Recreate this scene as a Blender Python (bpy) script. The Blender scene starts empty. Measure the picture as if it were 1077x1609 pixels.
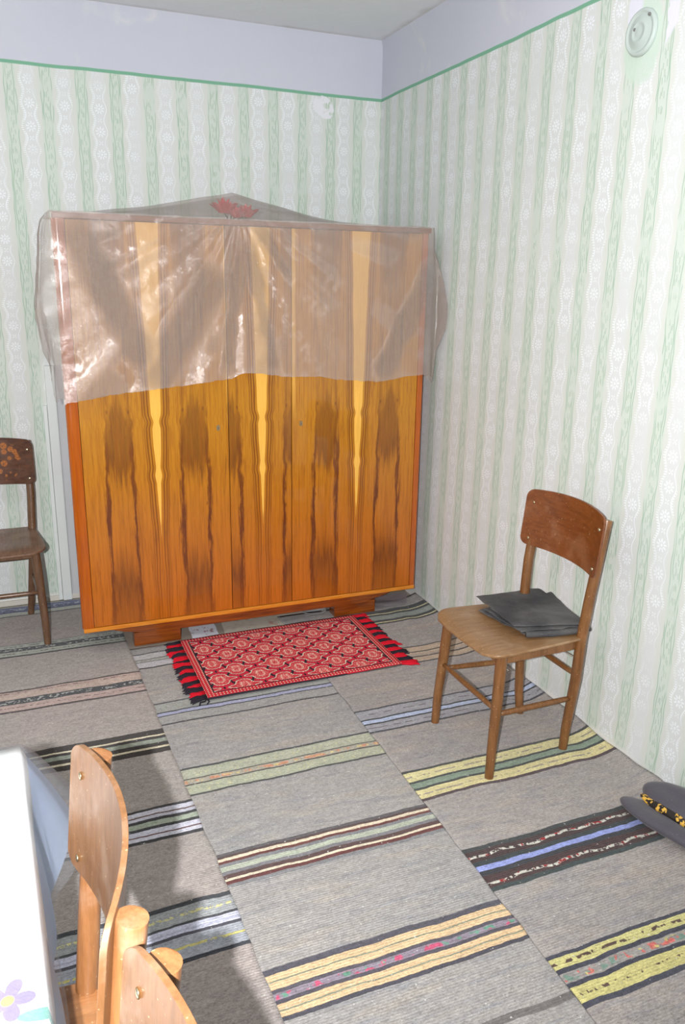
import bpy, bmesh, math, random
from mathutils import Vector, Matrix, noise as mn
random.seed(7)
S = bpy.context.scene
COL = S.collection
PI = math.pi

# ------------------------------------------------------------------ camera, light, exposure
CAM = Vector((-1.8706, -4.1317, 1.6))
YAW, PITCH, ROLL = 0.3887, 0.2769, 0.0162
fwd = Vector((math.sin(YAW)*math.cos(PITCH), math.cos(YAW)*math.cos(PITCH), -math.sin(PITCH)))
rgt = Vector((math.cos(YAW), -math.sin(YAW), 0)); up = rgt.cross(fwd)
r2 = rgt*math.cos(ROLL) + up*math.sin(ROLL); u2 = -rgt*math.sin(ROLL) + up*math.cos(ROLL)
cd = bpy.data.cameras.new('camera'); cam = bpy.data.objects.new('camera', cd); COL.objects.link(cam)
cam.matrix_world = Matrix(((r2.x, u2.x, -fwd.x, CAM.x), (r2.y, u2.y, -fwd.y, CAM.y), (r2.z, u2.z, -fwd.z, CAM.z), (0, 0, 0, 1)))
cd.sensor_fit = 'VERTICAL'; cd.sensor_height = 36.0; cd.lens = 1266.6/1609*36; cd.clip_start = 0.02
S.camera = cam

w = bpy.data.worlds.new('world'); S.world = w; w.use_nodes = True
w.node_tree.nodes['Background'].inputs[0].default_value = (0.75, 0.85, 1.0, 1)
w.node_tree.nodes['Background'].inputs[1].default_value = 0.6

def light(name, kind, loc, energy, color, **kw):
    l = bpy.data.lights.new(name, kind); l.energy = energy; l.color = color
    o = bpy.data.objects.new(name, l); COL.objects.link(o); o.location = loc
    for k, v in kw.items(): setattr(l, k, v)
    return o
# the camera's flash, a little left of and above the lens
fl = light('camera_flash', 'SPOT', (-2.0, -4.19, 1.65), 468, (1.0, 0.985, 0.99), shadow_soft_size=0.012, spot_size=math.radians(148), spot_blend=0.75)
fl.rotation_euler = (Vector((-1.6, 0.0, 1.6)) - fl.location).to_track_quat('-Z', 'Y').to_euler()
# warm ceiling bulb, unseen ahead of the camera, placed to lift the far room
light('ceiling_bulb', 'POINT', (-2.3, -2.0, 2.40), 6.5, (1.0, 0.88, 0.74), shadow_soft_size=0.25)
# daylight coming through the window behind the camera
wl = light('window_daylight', 'AREA', (-0.9, -4.72, 1.55), 4, (0.80, 0.90, 1.0), shape='RECTANGLE', size=1.1, size_y=1.3)
wl.rotation_euler = (math.radians(90), 0, math.radians(180))
wl.rotation_euler = Vector((0, 1, 0)).to_track_quat('-Z', 'Z').to_euler()

S.view_settings.view_transform = 'Standard'; S.view_settings.look = 'None'
S.view_settings.gamma = 1.0; S.view_settings.use_curve_mapping = False
S.view_settings.exposure = -0.10

# ------------------------------------------------------------------ helpers
def lin(c):
    c = c/255.0
    return c/12.92 if c <= 0.04045 else ((c+0.055)/1.055)**2.4
def C(r, g, b, k=1.0): return (min(1, lin(r)*k), min(1, lin(g)*k), min(1, lin(b)*k), 1)

class X:                                    # a socket with arithmetic
    def __init__(s, t, k): s.t = t; s.k = k
    def _m(s, op, *a, clamp=False):
        n = s.t.nodes.new('ShaderNodeMath'); n.operation = op; n.use_clamp = clamp
        for i, v in enumerate((s,)+a):
            if isinstance(v, X): s.t.links.new(v.k, n.inputs[i])
            else: n.inputs[i].default_value = v
        return X(s.t, n.outputs[0])
    def __add__(s, o): return s._m('ADD', o)
    __radd__ = __add__
    def __sub__(s, o): return s._m('SUBTRACT', o)
    def __rsub__(s, o): return (s*-1)+o
    def __mul__(s, o): return s._m('MULTIPLY', o)
    __rmul__ = __mul__
    def __truediv__(s, o): return s._m('DIVIDE', o)
    def abs(s): return s._m('ABSOLUTE')
    def frac(s): return s._m('FRACT')
    def floor(s): return s._m('FLOOR')
    def sin(s): return s._m('SINE')
    def cos(s): return s._m('COSINE')
    def sqrt(s): return s._m('SQRT')
    def atan2(s, o): return s._m('ARCTAN2', o)
    def max(s, o): return s._m('MAXIMUM', o)
    def min(s, o): return s._m('MINIMUM', o)
    def gt(s, o): return s._m('GREATER_THAN', o)
    def lt(s, o): return s._m('LESS_THAN', o)
    def clamp(s): return s._m('ADD', 0.0, clamp=True)
    def step(s, a, b):                      # smooth step a->b
        n = s.t.nodes.new('ShaderNodeMapRange'); n.interpolation_type = 'SMOOTHSTEP'
        s.t.links.new(s.k, n.inputs[0])
        rev = a > b
        lo, hi = (b, a) if rev else (a, b)
        n.inputs[1].default_value = lo; n.inputs[2].default_value = hi
        n.inputs[3].default_value = 1.0 if rev else 0.0; n.inputs[4].default_value = 0.0 if rev else 1.0
        return X(s.t, n.outputs[0])
    def curve(s, pts):                      # value lookup through a ramp, linear
        xs = [p[0] for p in pts]; lo, hi = min(xs), max(xs)
        u = (s-lo)/(hi-lo)
        n = s.t.nodes.new('ShaderNodeValToRGB'); s.t.links.new(u.k, n.inputs[0])
        ys = [p[1] for p in pts]; m = max(max(ys), 1e-6)
        set_ramp(n.color_ramp, [((x-lo)/(hi-lo), (y/m, y/m, y/m, 1)) for x, y in pts], 'LINEAR')
        return X(s.t, n.outputs[0])*m

def set_ramp(cr, stops, interp):
    cr.interpolation = interp
    while len(cr.elements) > 1: cr.elements.remove(cr.elements[-1])
    cr.elements[0].position = stops[0][0]; cr.elements[0].color = stops[0][1]
    for p, c in stops[1:]:
        e = cr.elements.new(min(1, max(0, p))); e.color = c

class Mat:
    def __init__(s, name, coord='Object'):
        s.m = bpy.data.materials.new(name); s.m.use_nodes = True
        s.t = s.m.node_tree; s.b = s.t.nodes['Principled BSDF']
        n = s.t.nodes.new('ShaderNodeTexCoord'); s.co = n.outputs[coord]
        sp = s.t.nodes.new('ShaderNodeSeparateXYZ'); s.t.links.new(s.co, sp.inputs[0])
        s.x, s.y, s.z = (X(s.t, sp.outputs[i]) for i in range(3))
    def vec(s, x, y, z):
        n = s.t.nodes.new('ShaderNodeCombineXYZ')
        for i, v in enumerate((x, y, z)):
            if isinstance(v, X): s.t.links.new(v.k, n.inputs[i])
            else: n.inputs[i].default_value = v
        return n.outputs[0]
    def noise(s, scale, vec=None, detail=3, rough=0.55, dist=0.0, scl=None):
        if scl is not None:
            mp = s.t.nodes.new('ShaderNodeMapping'); s.t.links.new(vec if vec is not None else s.co, mp.inputs[0])
            mp.inputs['Scale'].default_value = scl; vec = mp.outputs[0]
        n = s.t.nodes.new('ShaderNodeTexNoise'); s.t.links.new(vec if vec is not None else s.co, n.inputs['Vector'])
        n.inputs['Scale'].default_value = scale; n.inputs['Detail'].default_value = detail
        n.inputs['Roughness'].default_value = rough; n.inputs['Distortion'].default_value = dist
        return X(s.t, n.outputs[0])
    def voro(s, scale, feature='F1', vec=None, out='Distance'):
        n = s.t.nodes.new('ShaderNodeTexVoronoi'); n.feature = feature
        s.t.links.new(vec if vec is not None else s.co, n.inputs['Vector']); n.inputs['Scale'].default_value = scale
        return X(s.t, n.outputs[out])
    def mix(s, f, a, b, mode='MIX'):
        n = s.t.nodes.new('ShaderNodeMix'); n.data_type = 'RGBA'; n.blend_type = mode; n.clamp_factor = True
        for i, v in ((0, f), (6, a), (7, b)):
            if isinstance(v, X): s.t.links.new(v.k, n.inputs[i])
            elif hasattr(v, 'node'): s.t.links.new(v, n.inputs[i])
            else: n.inputs[i].default_value = v
        return n.outputs[2]
    def ramp(s, f, stops, interp='LINEAR'):
        n = s.t.nodes.new('ShaderNodeValToRGB'); s.t.links.new(f.k, n.inputs[0]); set_ramp(n.color_ramp, stops, interp)
        return n.outputs[0]
    def scale_col(s, col, f):               # multiply a colour by a value socket
        n = s.t.nodes.new('ShaderNodeVectorMath'); n.operation = 'SCALE'
        if hasattr(col, 'node'): s.t.links.new(col, n.inputs[0])
        else: n.inputs[0].default_value = col[:3]
        s.t.links.new(f.k, n.inputs['Scale']); return n.outputs[0]
    def bump(s, h, strength=0.3, dist=0.002):
        n = s.t.nodes.new('ShaderNodeBump'); s.t.links.new(h.k, n.inputs['Height'])
        n.inputs['Strength'].default_value = strength; n.inputs['Distance'].default_value = dist
        s.t.links.new(n.outputs[0], s.b.inputs['Normal']); return n.outputs[0]
    def out(s, col=None, rough=0.6, spec=0.4, **kw):
        if col is not None:
            if hasattr(col, 'node'): s.t.links.new(col, s.b.inputs['Base Color'])
            else: s.b.inputs['Base Color'].default_value = col
        if isinstance(rough, X): s.t.links.new(rough.k, s.b.inputs['Roughness'])
        else: s.b.inputs['Roughness'].default_value = rough
        s.b.inputs['Specular IOR Level'].default_value = spec
        for k, v in kw.items(): s.b.inputs[k].default_value = v
        return s.m

def mesh_obj(name, verts, faces, mat, parent=None, smooth=False, loc=None):
    me = bpy.data.meshes.new(name); me.from_pydata([tuple(v) for v in verts], [], faces); me.update()
    if smooth:
        for p in me.polygons: p.use_smooth = True
    if mat is not None: me.materials.append(mat)
    o = bpy.data.objects.new(name, me); COL.objects.link(o)
    if parent is not None: o.parent = parent
    if loc: o.location = loc
    return o
def bm_obj(name, bm, mat, parent=None, smooth=False):
    bmesh.ops.recalc_face_normals(bm, faces=bm.faces[:])
    me = bpy.data.meshes.new(name); bm.to_mesh(me); bm.free()
    if smooth:
        for p in me.polygons: p.use_smooth = True
    if mat is not None: me.materials.append(mat)
    o = bpy.data.objects.new(name, me); COL.objects.link(o)
    if parent is not None: o.parent = parent
    return o
def tag(o, label=None, cat=None, group=None, kind=None):
    if label: o['label'] = label
    if cat: o['category'] = cat
    if group: o['group'] = group
    if kind: o['kind'] = kind
    return o
def empty(name, loc=(0, 0, 0), rz=0.0, **k):
    o = bpy.data.objects.new(name, None); COL.objects.link(o); o.location = loc; o.rotation_euler = (0, 0, rz)
    o.empty_display_size = 0.1
    return tag(o, **k)
def box(bm, x0, x1, y0, y1, z0, z1, bev=0.0):
    r = bmesh.ops.create_cube(bm, size=1.0)
    for v in r['verts']:
        v.co = Vector(((x0+x1)/2+v.co.x*(x1-x0), (y0+y1)/2+v.co.y*(y1-y0), (z0+z1)/2+v.co.z*(z1-z0)))
    if bev > 0:
        es = list({e for v in r['verts'] for e in v.link_edges})
        bmesh.ops.bevel(bm, geom=es, offset=bev, segments=2, profile=0.7, affect='EDGES')
def tube(bm, pts, radii, seg=14, caps=True, squash=1.0):
    pts = [Vector(p) for p in pts]; rings = []
    for i, p in enumerate(pts):
        d = (pts[min(i+1, len(pts)-1)]-pts[max(i-1, 0)]).normalized()
        a = Vector((0, 0, 1)) if abs(d.z) < 0.8 else Vector((1, 0, 0))
        u = d.cross(a).normalized(); v = d.cross(u)
        r = radii[i] if hasattr(radii, '__len__') else radii
        rings.append([bm.verts.new(p+u*math.cos(2*PI*k/seg)*r+v*math.sin(2*PI*k/seg)*r*squash) for k in range(seg)])
    for a, b in zip(rings, rings[1:]):
        for k in range(seg): bm.faces.new((a[k], a[(k+1) % seg], b[(k+1) % seg], b[k]))
    if caps: bm.faces.new(rings[0]); bm.faces.new(list(reversed(rings[-1])))
def plate(bm, cols, fn, nv=2):              # columns (u, vlo, vhi); fn(u, v, side)->xyz; side 0/1 for the two skins
    g = []
    for u, lo, hi in cols:
        g.append([[bm.verts.new(fn(u, lo+(hi-lo)*j/nv, s)) for j in range(nv+1)] for s in (0, 1)])
    for a, b in zip(g, g[1:]):
        for j in range(nv):
            bm.faces.new((a[0][j], b[0][j], b[0][j+1], a[0][j+1])); bm.faces.new((a[1][j], a[1][j+1], b[1][j+1], b[1][j]))
        bm.faces.new((a[0][0], a[1][0], b[1][0], b[0][0])); bm.faces.new((a[0][nv], b[0][nv], b[1][nv], a[1][nv]))
    for e in (g[0], g[-1]):
        for j in range(nv): bm.faces.new((e[0][j], e[0][j+1], e[1][j+1], e[1][j]))
def rounded_cols(half, lo, hi, rad, n=6, mid=10):
    us = []
    for k in range(n+1):
        a = PI/2*k/n; us.append((-half+rad*(1-math.cos(a)), rad*(1-math.sin(a))))
    cols = [(u, lo+d, hi-d) for u, d in us]
    for k in range(1, mid): cols.append((-half+rad+(2*half-2*rad)*k/mid, lo, hi))
    cols += [(-u, lo+d, hi-d) for u, d in reversed(us)]
    return cols

# ------------------------------------------------------------------ wall, ceiling, floor materials
PER = 0.1494
G_Z = 2.497
def wall_material(name, axis, phase, wobble=0.0):
    M = Mat(name)
    u = M.x if axis == 'x' else M.y
    z = M.z
    wv = M.noise(1.3, detail=1)*0.012
    cell = (u-phase+wv)/PER+0.5
    w_ = cell.frac()-0.5                     # -.5 .. .5, green band about 0
    idx = cell.floor()
    # broken hand-rolled look
    gate = M.noise(9.0, detail=2, scl=(1, 1, 1))
    gate2 = M.noise(45.0, detail=1)
    # green band: pale tint, wavy lines
    tint = w_.abs().step(0.21, 0.13)*(0.25+0.5*M.noise(2.5, detail=2))
    lines = None
    for i, (c, amp, fr, ph) in enumerate([(-0.145, 0.010, 62, 0), (-0.095, 0.014, 55, 1.3), (0.10, 0.013, 52, 2.1), (0.155, 0.010, 66, 4.0)]):
        x = w_-c-(z*fr+ph+idx*1.7).sin()*amp-(z*fr*0.37+ph*2).sin()*amp*0.8
        l = x.abs().step(0.015, 0.006)*M.noise(6.5, vec=M.vec(u*0+i*3.1+idx*1.37, 0.0, z), detail=1).step(0.40, 0.47)
        lines = l if lines is None else lines.max(l)
    for i, (c, fr) in enumerate([(-0.045, 47), (0.0, 40), (0.045, 51)]):
        x = w_-c-(z*70+i*2+idx).sin()*0.010
        l = x.abs().step(0.014, 0.006)*((z*fr*6.2832*0.5+i*2.2+idx*2.1).sin().gt(0.1))*0.75
        lines = lines.max(l)
    lines = lines*gate.step(0.28, 0.50)
    # white chain of wheels
    v_ = (w_+0.5).frac()-0.5 if False else (cell+0.5).frac()-0.5      # 0 at the middle of the white band
    fz = z/0.0955
    q = fz.frac()-0.5
    px = v_*(PER if axis == 'x' else -PER); pz = q*0.0955
    r = (px*px+pz*pz).sqrt(); th = pz.atan2(px)
    petals = r.step(0.007, 0.010)*r.step(0.024, 0.019)*(th*9).sin().step(0.0, 0.5)
    hub = r.step(0.0055, 0.004)
    ring = (r-0.0125).abs().step(0.0022, 0.0008)*0.5
    pz2 = ((fz+0.5).frac()-0.5)*0.0955
    r3 = (px*px+pz2*pz2).sqrt(); th2 = pz2.atan2(px)
    xs = r3.step(0.012, 0.009)*((th2*4).cos()*-1).step(0.3, 0.8)
    scal = (fz*2*PI).cos()*-0.006+0.022      # half width of the chain: pinched at the crosses
    scal = (fz*2*PI).cos()*-0.007+0.024
    d = px.abs()-scal
    edge = d.abs().step(0.0022, 0.0008)
    ticks = d.step(0.0, 0.002)*d.step(0.012, 0.0085)*((z*2*PI/0.0085).sin()).gt(0.1)*px.lt(0.0)
    ticks2 = d.step(0.0, 0.002)*d.step(0.010, 0.006)*((z*2*PI/0.0085).sin()).gt(0.1)*px.gt(0.0)*M.noise(7, detail=1).step(0.50, 0.56)
    white = petals.max(hub).max(ring).max(xs).max(edge*M.noise(14, detail=2).step(0.36, 0.5)).max(ticks).max(ticks2)
    white = white*M.noise(5.5, detail=3).step(0.24, 0.62)
    haze = v_.abs().step(0.24, 0.12)*0.45
    base = M.mix(M.noise(1.1, detail=3), C(212, 214, 209), C(203, 209, 203))
    col = M.mix(haze, base, C(213, 216, 222))
    col = M.mix(tint, col, C(193, 209, 196))
    col = M.mix(lines*0.72, col, C(138, 172, 148))
    col = M.mix(white*0.75, col, C(236, 241, 246))
    # worn whitish paint along the floor
    low = (z+M.noise(8, detail=2)*0.04).step(0.075, 0.045)
    col = M.mix(low, col, C(226, 226, 222))
    # limewashed top band and green border line
    zz = z+(M.noise(3.0, detail=2)-0.5)*0.012
    top = zz.step(G_Z-0.003, G_Z+0.001)
    lime = M.mix(M.noise(0.9, detail=4), C(186, 189, 204), C(206, 208, 216))
    lime = M.mix(M.noise(3.0, detail=5, dist=0.6).step(0.56, 0.66)*0.6, lime, C(214, 215, 214))
    col = M.mix(top, col, lime)
    line = (zz-G_Z).abs().step(0.0085, 0.0055)*M.noise(14, detail=3).step(0.2, 0.34)
    col = M.mix(line, col, C(120, 172, 145))
    # plaster patches
    if axis == 'x':
        pa = ((M.x+0.315)/0.055)*((M.x+0.315)/0.055)+((z-2.44-(M.x+0.315)*-0.5)/0.055)*((z-2.44)/0.055)
        col = M.mix((pa+M.noise(20)*0.6).step(1.3, 1.1)*M.noise(25, detail=3).step(0.42, 0.5), col, C(224, 225, 230))
        # bare repaired jamb left of the wardrobe
    else:
        # smeared green ground round the round cover and bare paint patches beside it
        dx = (M.y+1.925)/0.085; dz = (z-2.32)/0.12
        g1 = (dx*dx+dz*dz+M.noise(12)*0.8).step(1.5, 1.1)
        col = M.mix(g1*0.9, col, C(196, 213, 200))
        n = M.noise(16, detail=4)
        e1 = (M.y+2.01+n*0.04).step(0.012, 0.004)*(M.y+2.075-n*0.03).step(-0.01, 0.0)*(z-2.265+(M.y+2.0)*1.2).step(-0.01, 0.01)
        col = M.mix(e1, col, C(218, 218, 228))
        e2 = (M.y+1.84+n*0.03).step(0.012, 0.004)*(M.y+1.90).step(-0.015, 0.0)*(z-2.40+n*0.05).step(-0.01, 0.01)
        col = M.mix(e2, col, C(216, 217, 228))
    h = M.noise(160, detail=2)*0.4+M.noise(7, detail=3)*2.0+white*0.25+lines*0.2
    M.bump(h, 0.25, 0.003)
    return M.out(col, 0.72, 0.25)
m_wall_back = wall_material('rolled_wall_back', 'x', -1.7667)
m_wall_side = wall_material('rolled_wall_side', 'y', -0.9778)
def plain(name, c1, c2, sc=3.0, rough=0.7, bs=0.2, bsc=60, bd=0.002, spec=0.3):
    M = Mat(name); col = M.mix(M.noise(sc, detail=4), c1, c2)
    M.bump(M.noise(bsc, detail=3), bs, bd); return M.out(col, rough, spec)
M = Mat('ceiling_limewash')
col = M.mix(M.noise(1.6, detail=4), C(222, 224, 227), C(232, 234, 235))
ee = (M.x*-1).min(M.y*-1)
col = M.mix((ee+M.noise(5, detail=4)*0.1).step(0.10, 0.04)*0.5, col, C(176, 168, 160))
M.bump(M.noise(6, detail=4)*2, 0.3, 0.01); m_ceil = M.out(col, 0.8, 0.2)
M = Mat('floor_linoleum')
col = M.mix(M.noise(30, detail=4), C(150, 138, 128), C(172, 160, 148))
m_floor = M.out(col, 0.45, 0.4)
m_casing = plain('casing_paint', C(224, 230, 228), C(212, 217, 216), 5, 0.5, 0.1)
m_jamb = plain('jamb_plaster', C(205, 206, 208), C(190, 192, 196), 9, 0.7, 0.3)

# ------------------------------------------------------------------ the room
CE = 2.767
RX0, RY0 = -4.6, -4.8
def wall_mesh(name, mat, p0, p1, thick_dir, holes=None):
    bm = bmesh.new(); (x0, y0), (x1, y1) = p0, p1
    tx, ty = thick_dir
    box(bm, min(x0, x1, x0+tx, x1+tx), max(x0, x1, x0+tx, x1+tx), min(y0, y1, y0+ty, y1+ty), max(y0, y1, y0+ty, y1+ty), -0.1, CE+0.1)
    return tag(bm_obj(name, bm, mat), kind='structure')
# back and right wall: gently uneven plaster with a hand-rolled pattern, rounded plaster cove at the top
def plaster_wall(name, axis, mat):
    nu, nz = 150, 90
    L0, L1 = (RX0, 0.0) if axis == 'x' else (RY0, 0.0)
    vs, fs = [], []
    for j in range(nz+1):
        z = -0.02+(CE+0.02)*j/nz
        for i in range(nu+1):
            a = L0+(L1-L0)*i/nu
            d = (mn.noise(Vector((a*1.3, z*1.3, 3.0 if axis == 'x' else 9.0))))*0.008
            e = min(1.0, max(0.0, -a/0.15)); d *= e*min(1, (CE-z)/0.2)
            cz = max(0.0, z-(CE-0.05)); d += -(cz**2)*9.0*0.5
            vs.append((a, d, z) if axis == 'x' else (d, a, z))
    for j in range(nz):
        for i in range(nu):
            k = j*(nu+1)+i
            f = (k, k+1, k+nu+2, k+nu+1)
            fs.append(f if axis == 'x' else tuple(reversed(f)))
    # closed behind
    n0 = len(vs); t = 0.2
    for (a, z) in ((L0, -0.1), (L1+t, -0.1), (L1+t, CE+0.1), (L0, CE+0.1)):
        vs.append((a, t, z) if axis == 'x' else (t, a, z))
    fs.append((n0, n0+3, n0+2, n0+1) if axis == 'x' else (n0, n0+1, n0+2, n0+3))
    o = mesh_obj(name, vs, fs, mat, smooth=True)
    return tag(o, kind='structure')
plaster_wall('wall_back', 'x', m_wall_back)
plaster_wall('wall_right', 'y', m_wall_side)
wall_mesh('wall_left', m_wall_side, (RX0, RY0-0.2), (RX0, 0.2), (-0.2, 0))
# front wall with a window opening
bm = bmesh.new()
WX0, WX1, WZ0, WZ1 = -1.5, -0.3, 0.85, 2.2
box(bm, RX0-0.2, WX0, RY0-0.2, RY0, -0.1, CE+0.1); box(bm, WX1, 0.2, RY0-0.2, RY0, -0.1, CE+0.1)
box(bm, WX0, WX1, RY0-0.2, RY0, -0.1, WZ0); box(bm, WX0, WX1, RY0-0.2, RY0, WZ1, CE+0.1)
tag(bm_obj('wall_front', bm, m_wall_back), kind='structure')
win = tag(empty('window_1', ((WX0+WX1)/2, RY0-0.1, WZ0)), kind='structure')
def wl_box(name, x0, x1, z0, z1, mat, y0=-0.03, y1=0.03):
    bm = bmesh.new(); box(bm, x0, x1, y0, y1, z0, z1, 0.004); return bm_obj(name, bm, mat, win)
wh = (WX1-WX0)/2; wz = WZ1-WZ0
for a in ((-wh, -wh+0.06, 0, wz), (wh-0.06, wh, 0, wz), (-wh+0.06, wh-0.06, 0, 0.06), (-wh+0.06, wh-0.06, wz-0.06, wz), (-0.04, 0.04, 0.06, wz-0.06)):
    wl_box('window_frame', *a, m_casing)
Mg = Mat('window_glass'); m_glass = Mg.out(C(240, 250, 250), 0.02, 0.5, **{'Transmission Weight': 1.0})
wl_box('pane', -wh+0.06, -0.04, 0.06, wz-0.06, m_glass, -0.003, 0.003)
wl_box('pane', 0.04, wh-0.06, 0.06, wz-0.06, m_glass, -0.003, 0.003)
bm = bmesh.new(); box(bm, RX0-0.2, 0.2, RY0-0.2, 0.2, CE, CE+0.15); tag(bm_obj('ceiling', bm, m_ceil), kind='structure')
bm = bmesh.new(); box(bm, RX0-0.2, 0.2, RY0-0.2, 0.2, -0.15, 0.0); tag(bm_obj('floor', bm, m_floor), kind='structure')

# white boxed-in casing on the back wall, behind the wardrobe
cas = tag(empty('trim_1', (-1.69, 0.0, 0.0)), kind='structure')
bm = bmesh.new()
box(bm, -0.060, -0.042, -0.022, 0.0, 0.012, 1.012, 0.003)
box(bm, -0.040, 0.004, -0.036, 0.0, 0.012, 1.20, 0.006)
bm_obj('casing_board', bm, m_casing, cas)
bm = bmesh.new(); box(bm, 0.006, 0.62, -0.012, 0.0, 0.012, 1.20, 0.002); bm_obj('casing_panel', bm, m_jamb, cas)
bm = bmesh.new()
tube(bm, [(0.012, -0.02, 0.05), (0.004, -0.022, 0.3), (0.006, -0.018, 0.6), (0.002, -0.02, 1.19)], 0.0022, 6)
bm_obj('casing_cord', bm, m_jamb, cas)
bm = bmesh.new(); box(bm, RX0, -1.1, -0.014, 0.0, 0.0, 0.034, 0.003)
tag(bm_obj('baseboard_back', bm, plain('skirting_beige', C(214, 210, 200), C(200, 196, 188), 7, 0.6, 0.1)), kind='structure')

# ------------------------------------------------------------------ rugs
def weave(M, sx=260, sy=210):
    return ((M.x*2*PI*sx/2).sin()*(M.y*2*PI*sy/2).sin())
def rug_material(name, base1, base2, bands, flecks=(), streak=None, warm=None):
    M = Mat(name)
    wob = (M.noise(5.0, detail=2, scl=(1, 0.6, 1))-0.5)*0.022+(M.noise(38, detail=2, scl=(1, 0.4, 1))-0.5)*0.006
    v = M.y+wob*1.0
    n1 = M.noise(2.2, detail=3); n2 = M.noise(420, detail=2, scl=(0.45, 1, 1)); n3 = M.noise(60, detail=3, scl=(0.25, 1, 1))
    col = M.mix(n1.step(0.3, 0.7), base1, base2)
    # soft lengthwise streaks of the weft
    st = M.noise(24, detail=3, vec=M.vec(M.x*0.35, v*2.2, 0.0))
    if streak: col = M.mix(st.step(0.45, 0.72)*0.75, col, streak)
    if warm: col = M.mix(M.noise(9, detail=3, vec=M.vec(M.x*0.5, v*1.8, 4.0)).step(0.5, 0.7)*0.6, col, warm)
    for y0, y1, stops in bands:              # y0 > y1; stops are [(y, colour), ...] from y0 downwards
        f = (v-y1)/(y0-y1)
        ss = []
        for i, (yy, c) in enumerate(stops):
            y_end = stops[i+1][0] if i+1 < len(stops) else y1
            ss.append(((y_end-y1)/(y0-y1), c))
        ss.reverse()
        r = M.ramp(f, ss, 'CONSTANT')
        mask = f.gt(0.0)*f.lt(1.0)
        col = M.mix(mask, col, r)
    for (yc, wd, c, fr, thr, wavy) in flecks:
        vv = v+(M.x*31).sin()*wavy+(M.x*77).sin()*wavy*0.5
        l = (vv-yc).abs().step(wd, wd*0.55)*M.noise(fr, detail=2, vec=M.vec(M.x, v*0.8, yc)).step(thr-0.03, thr+0.03)
        col = M.mix(l, col, c)
    n4 = M.noise(150, detail=2, scl=(0.6, 1, 1))
    shade = (n2-0.5)*1.1+(n3-0.5)*0.45+(n4-0.5)*0.9+1.0
    col = M.scale_col(col, shade)
    col = M.mix(M.noise(95, detail=1).step(0.735, 0.77)*0.7, col, C(205, 203, 198))
    h = n2*1.2+n3+(M.y*2*PI*130).sin()*0.25
    M.bump(h, 0.55, 0.003)
    return M.out(col, 0.95, 0.08, **{'Sheen Weight': 0.15})
K = C(62, 62, 64); K2 = C(72, 66, 66)
GR = C(152, 149, 145)
bandsA = [
 (0.02, -0.166, [(0.02, C(170, 168, 160)), (-0.04, C(110, 116, 145)), (-0.075, C(95, 100, 125)), (-0.115, C(175, 178, 170)), (-0.155, C(90, 90, 92))]),
 (-0.500, -0.635, [(-0.500, C(110, 112, 112)), (-0.506, C(165, 168, 160)), (-0.540, C(78, 80, 84)), (-0.580, C(165, 168, 158)), (-0.622, K)]),
 (-0.949, -1.135, [(-0.949, C(78, 70, 68)), (-0.960, C(178, 158, 150)), (-0.985, C(184, 165, 155)), (-1.026, C(70, 72, 76)), (-1.070, C(178, 158, 152)), (-1.122, C(78, 70, 70))]),
 (-1.440, -1.596, [(-1.440, C(58, 54, 52)), (-1.476, C(205, 196, 172)), (-1.486, C(58, 54, 54)), (-1.503, C(142, 150, 138)), (-1.528, C(58, 54, 52)), (-1.553, C(206, 197, 172)), (-1.565, C(56, 52, 50))]),
 (-1.899, -2.062, [(-1.899, K), (-1.911, C(196, 196, 208)), (-1.932, C(105, 85, 80)), (-1.938, C(190, 190, 202)), (-1.952, K), (-1.966, C(158, 168, 152)), (-1.990, K), (-2.003, C(196, 196, 210)), (-2.026, C(105, 80, 78)), (-2.032, C(196, 196, 208)), (-2.048, K)]),
 (-2.332, -2.532, [(-2.332, C(66, 68, 72)), (-2.348, C(155, 158, 160)), (-2.404, C(75, 76, 80)), (-2.413, C(192, 194, 212)), (-2.428, C(170, 172, 190)), (-2.434, C(194, 196, 214)), (-2.441, C(80, 80, 88)), (-2.451, C(160, 164, 172)), (-2.520, C(66, 68, 74))]),
 (-2.95, -3.10, [(-2.95, K), (-2.965, C(160, 165, 150)), (-3.02, K2), (-3.03, C(160, 165, 150)), (-3.085, K)]),
]
flA = [(-0.075, 0.022, C(165, 170, 190), 55, 0.52, 0.0), (-0.560, 0.016, C(170, 172, 165), 70, 0.56, 0.0), (-0.523, 0.006, C(110, 112, 110), 60, 0.5, 0), (-0.6, 0.006, C(110, 112, 110), 60, 0.5, 0),
       (-1.048, 0.018, C(160, 162, 160), 80, 0.55, 0.0), (-0.973, 0.004, C(115, 90, 85), 50, 0.52, 0.0), (-1.095, 0.004, C(115, 90, 85), 50, 0.5, 0.0), (-2.376, 0.006, C(205, 200, 140), 90, 0.5, 0.0), (-2.485, 0.005, C(205, 196, 120), 90, 0.42, 0.0)]
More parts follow.
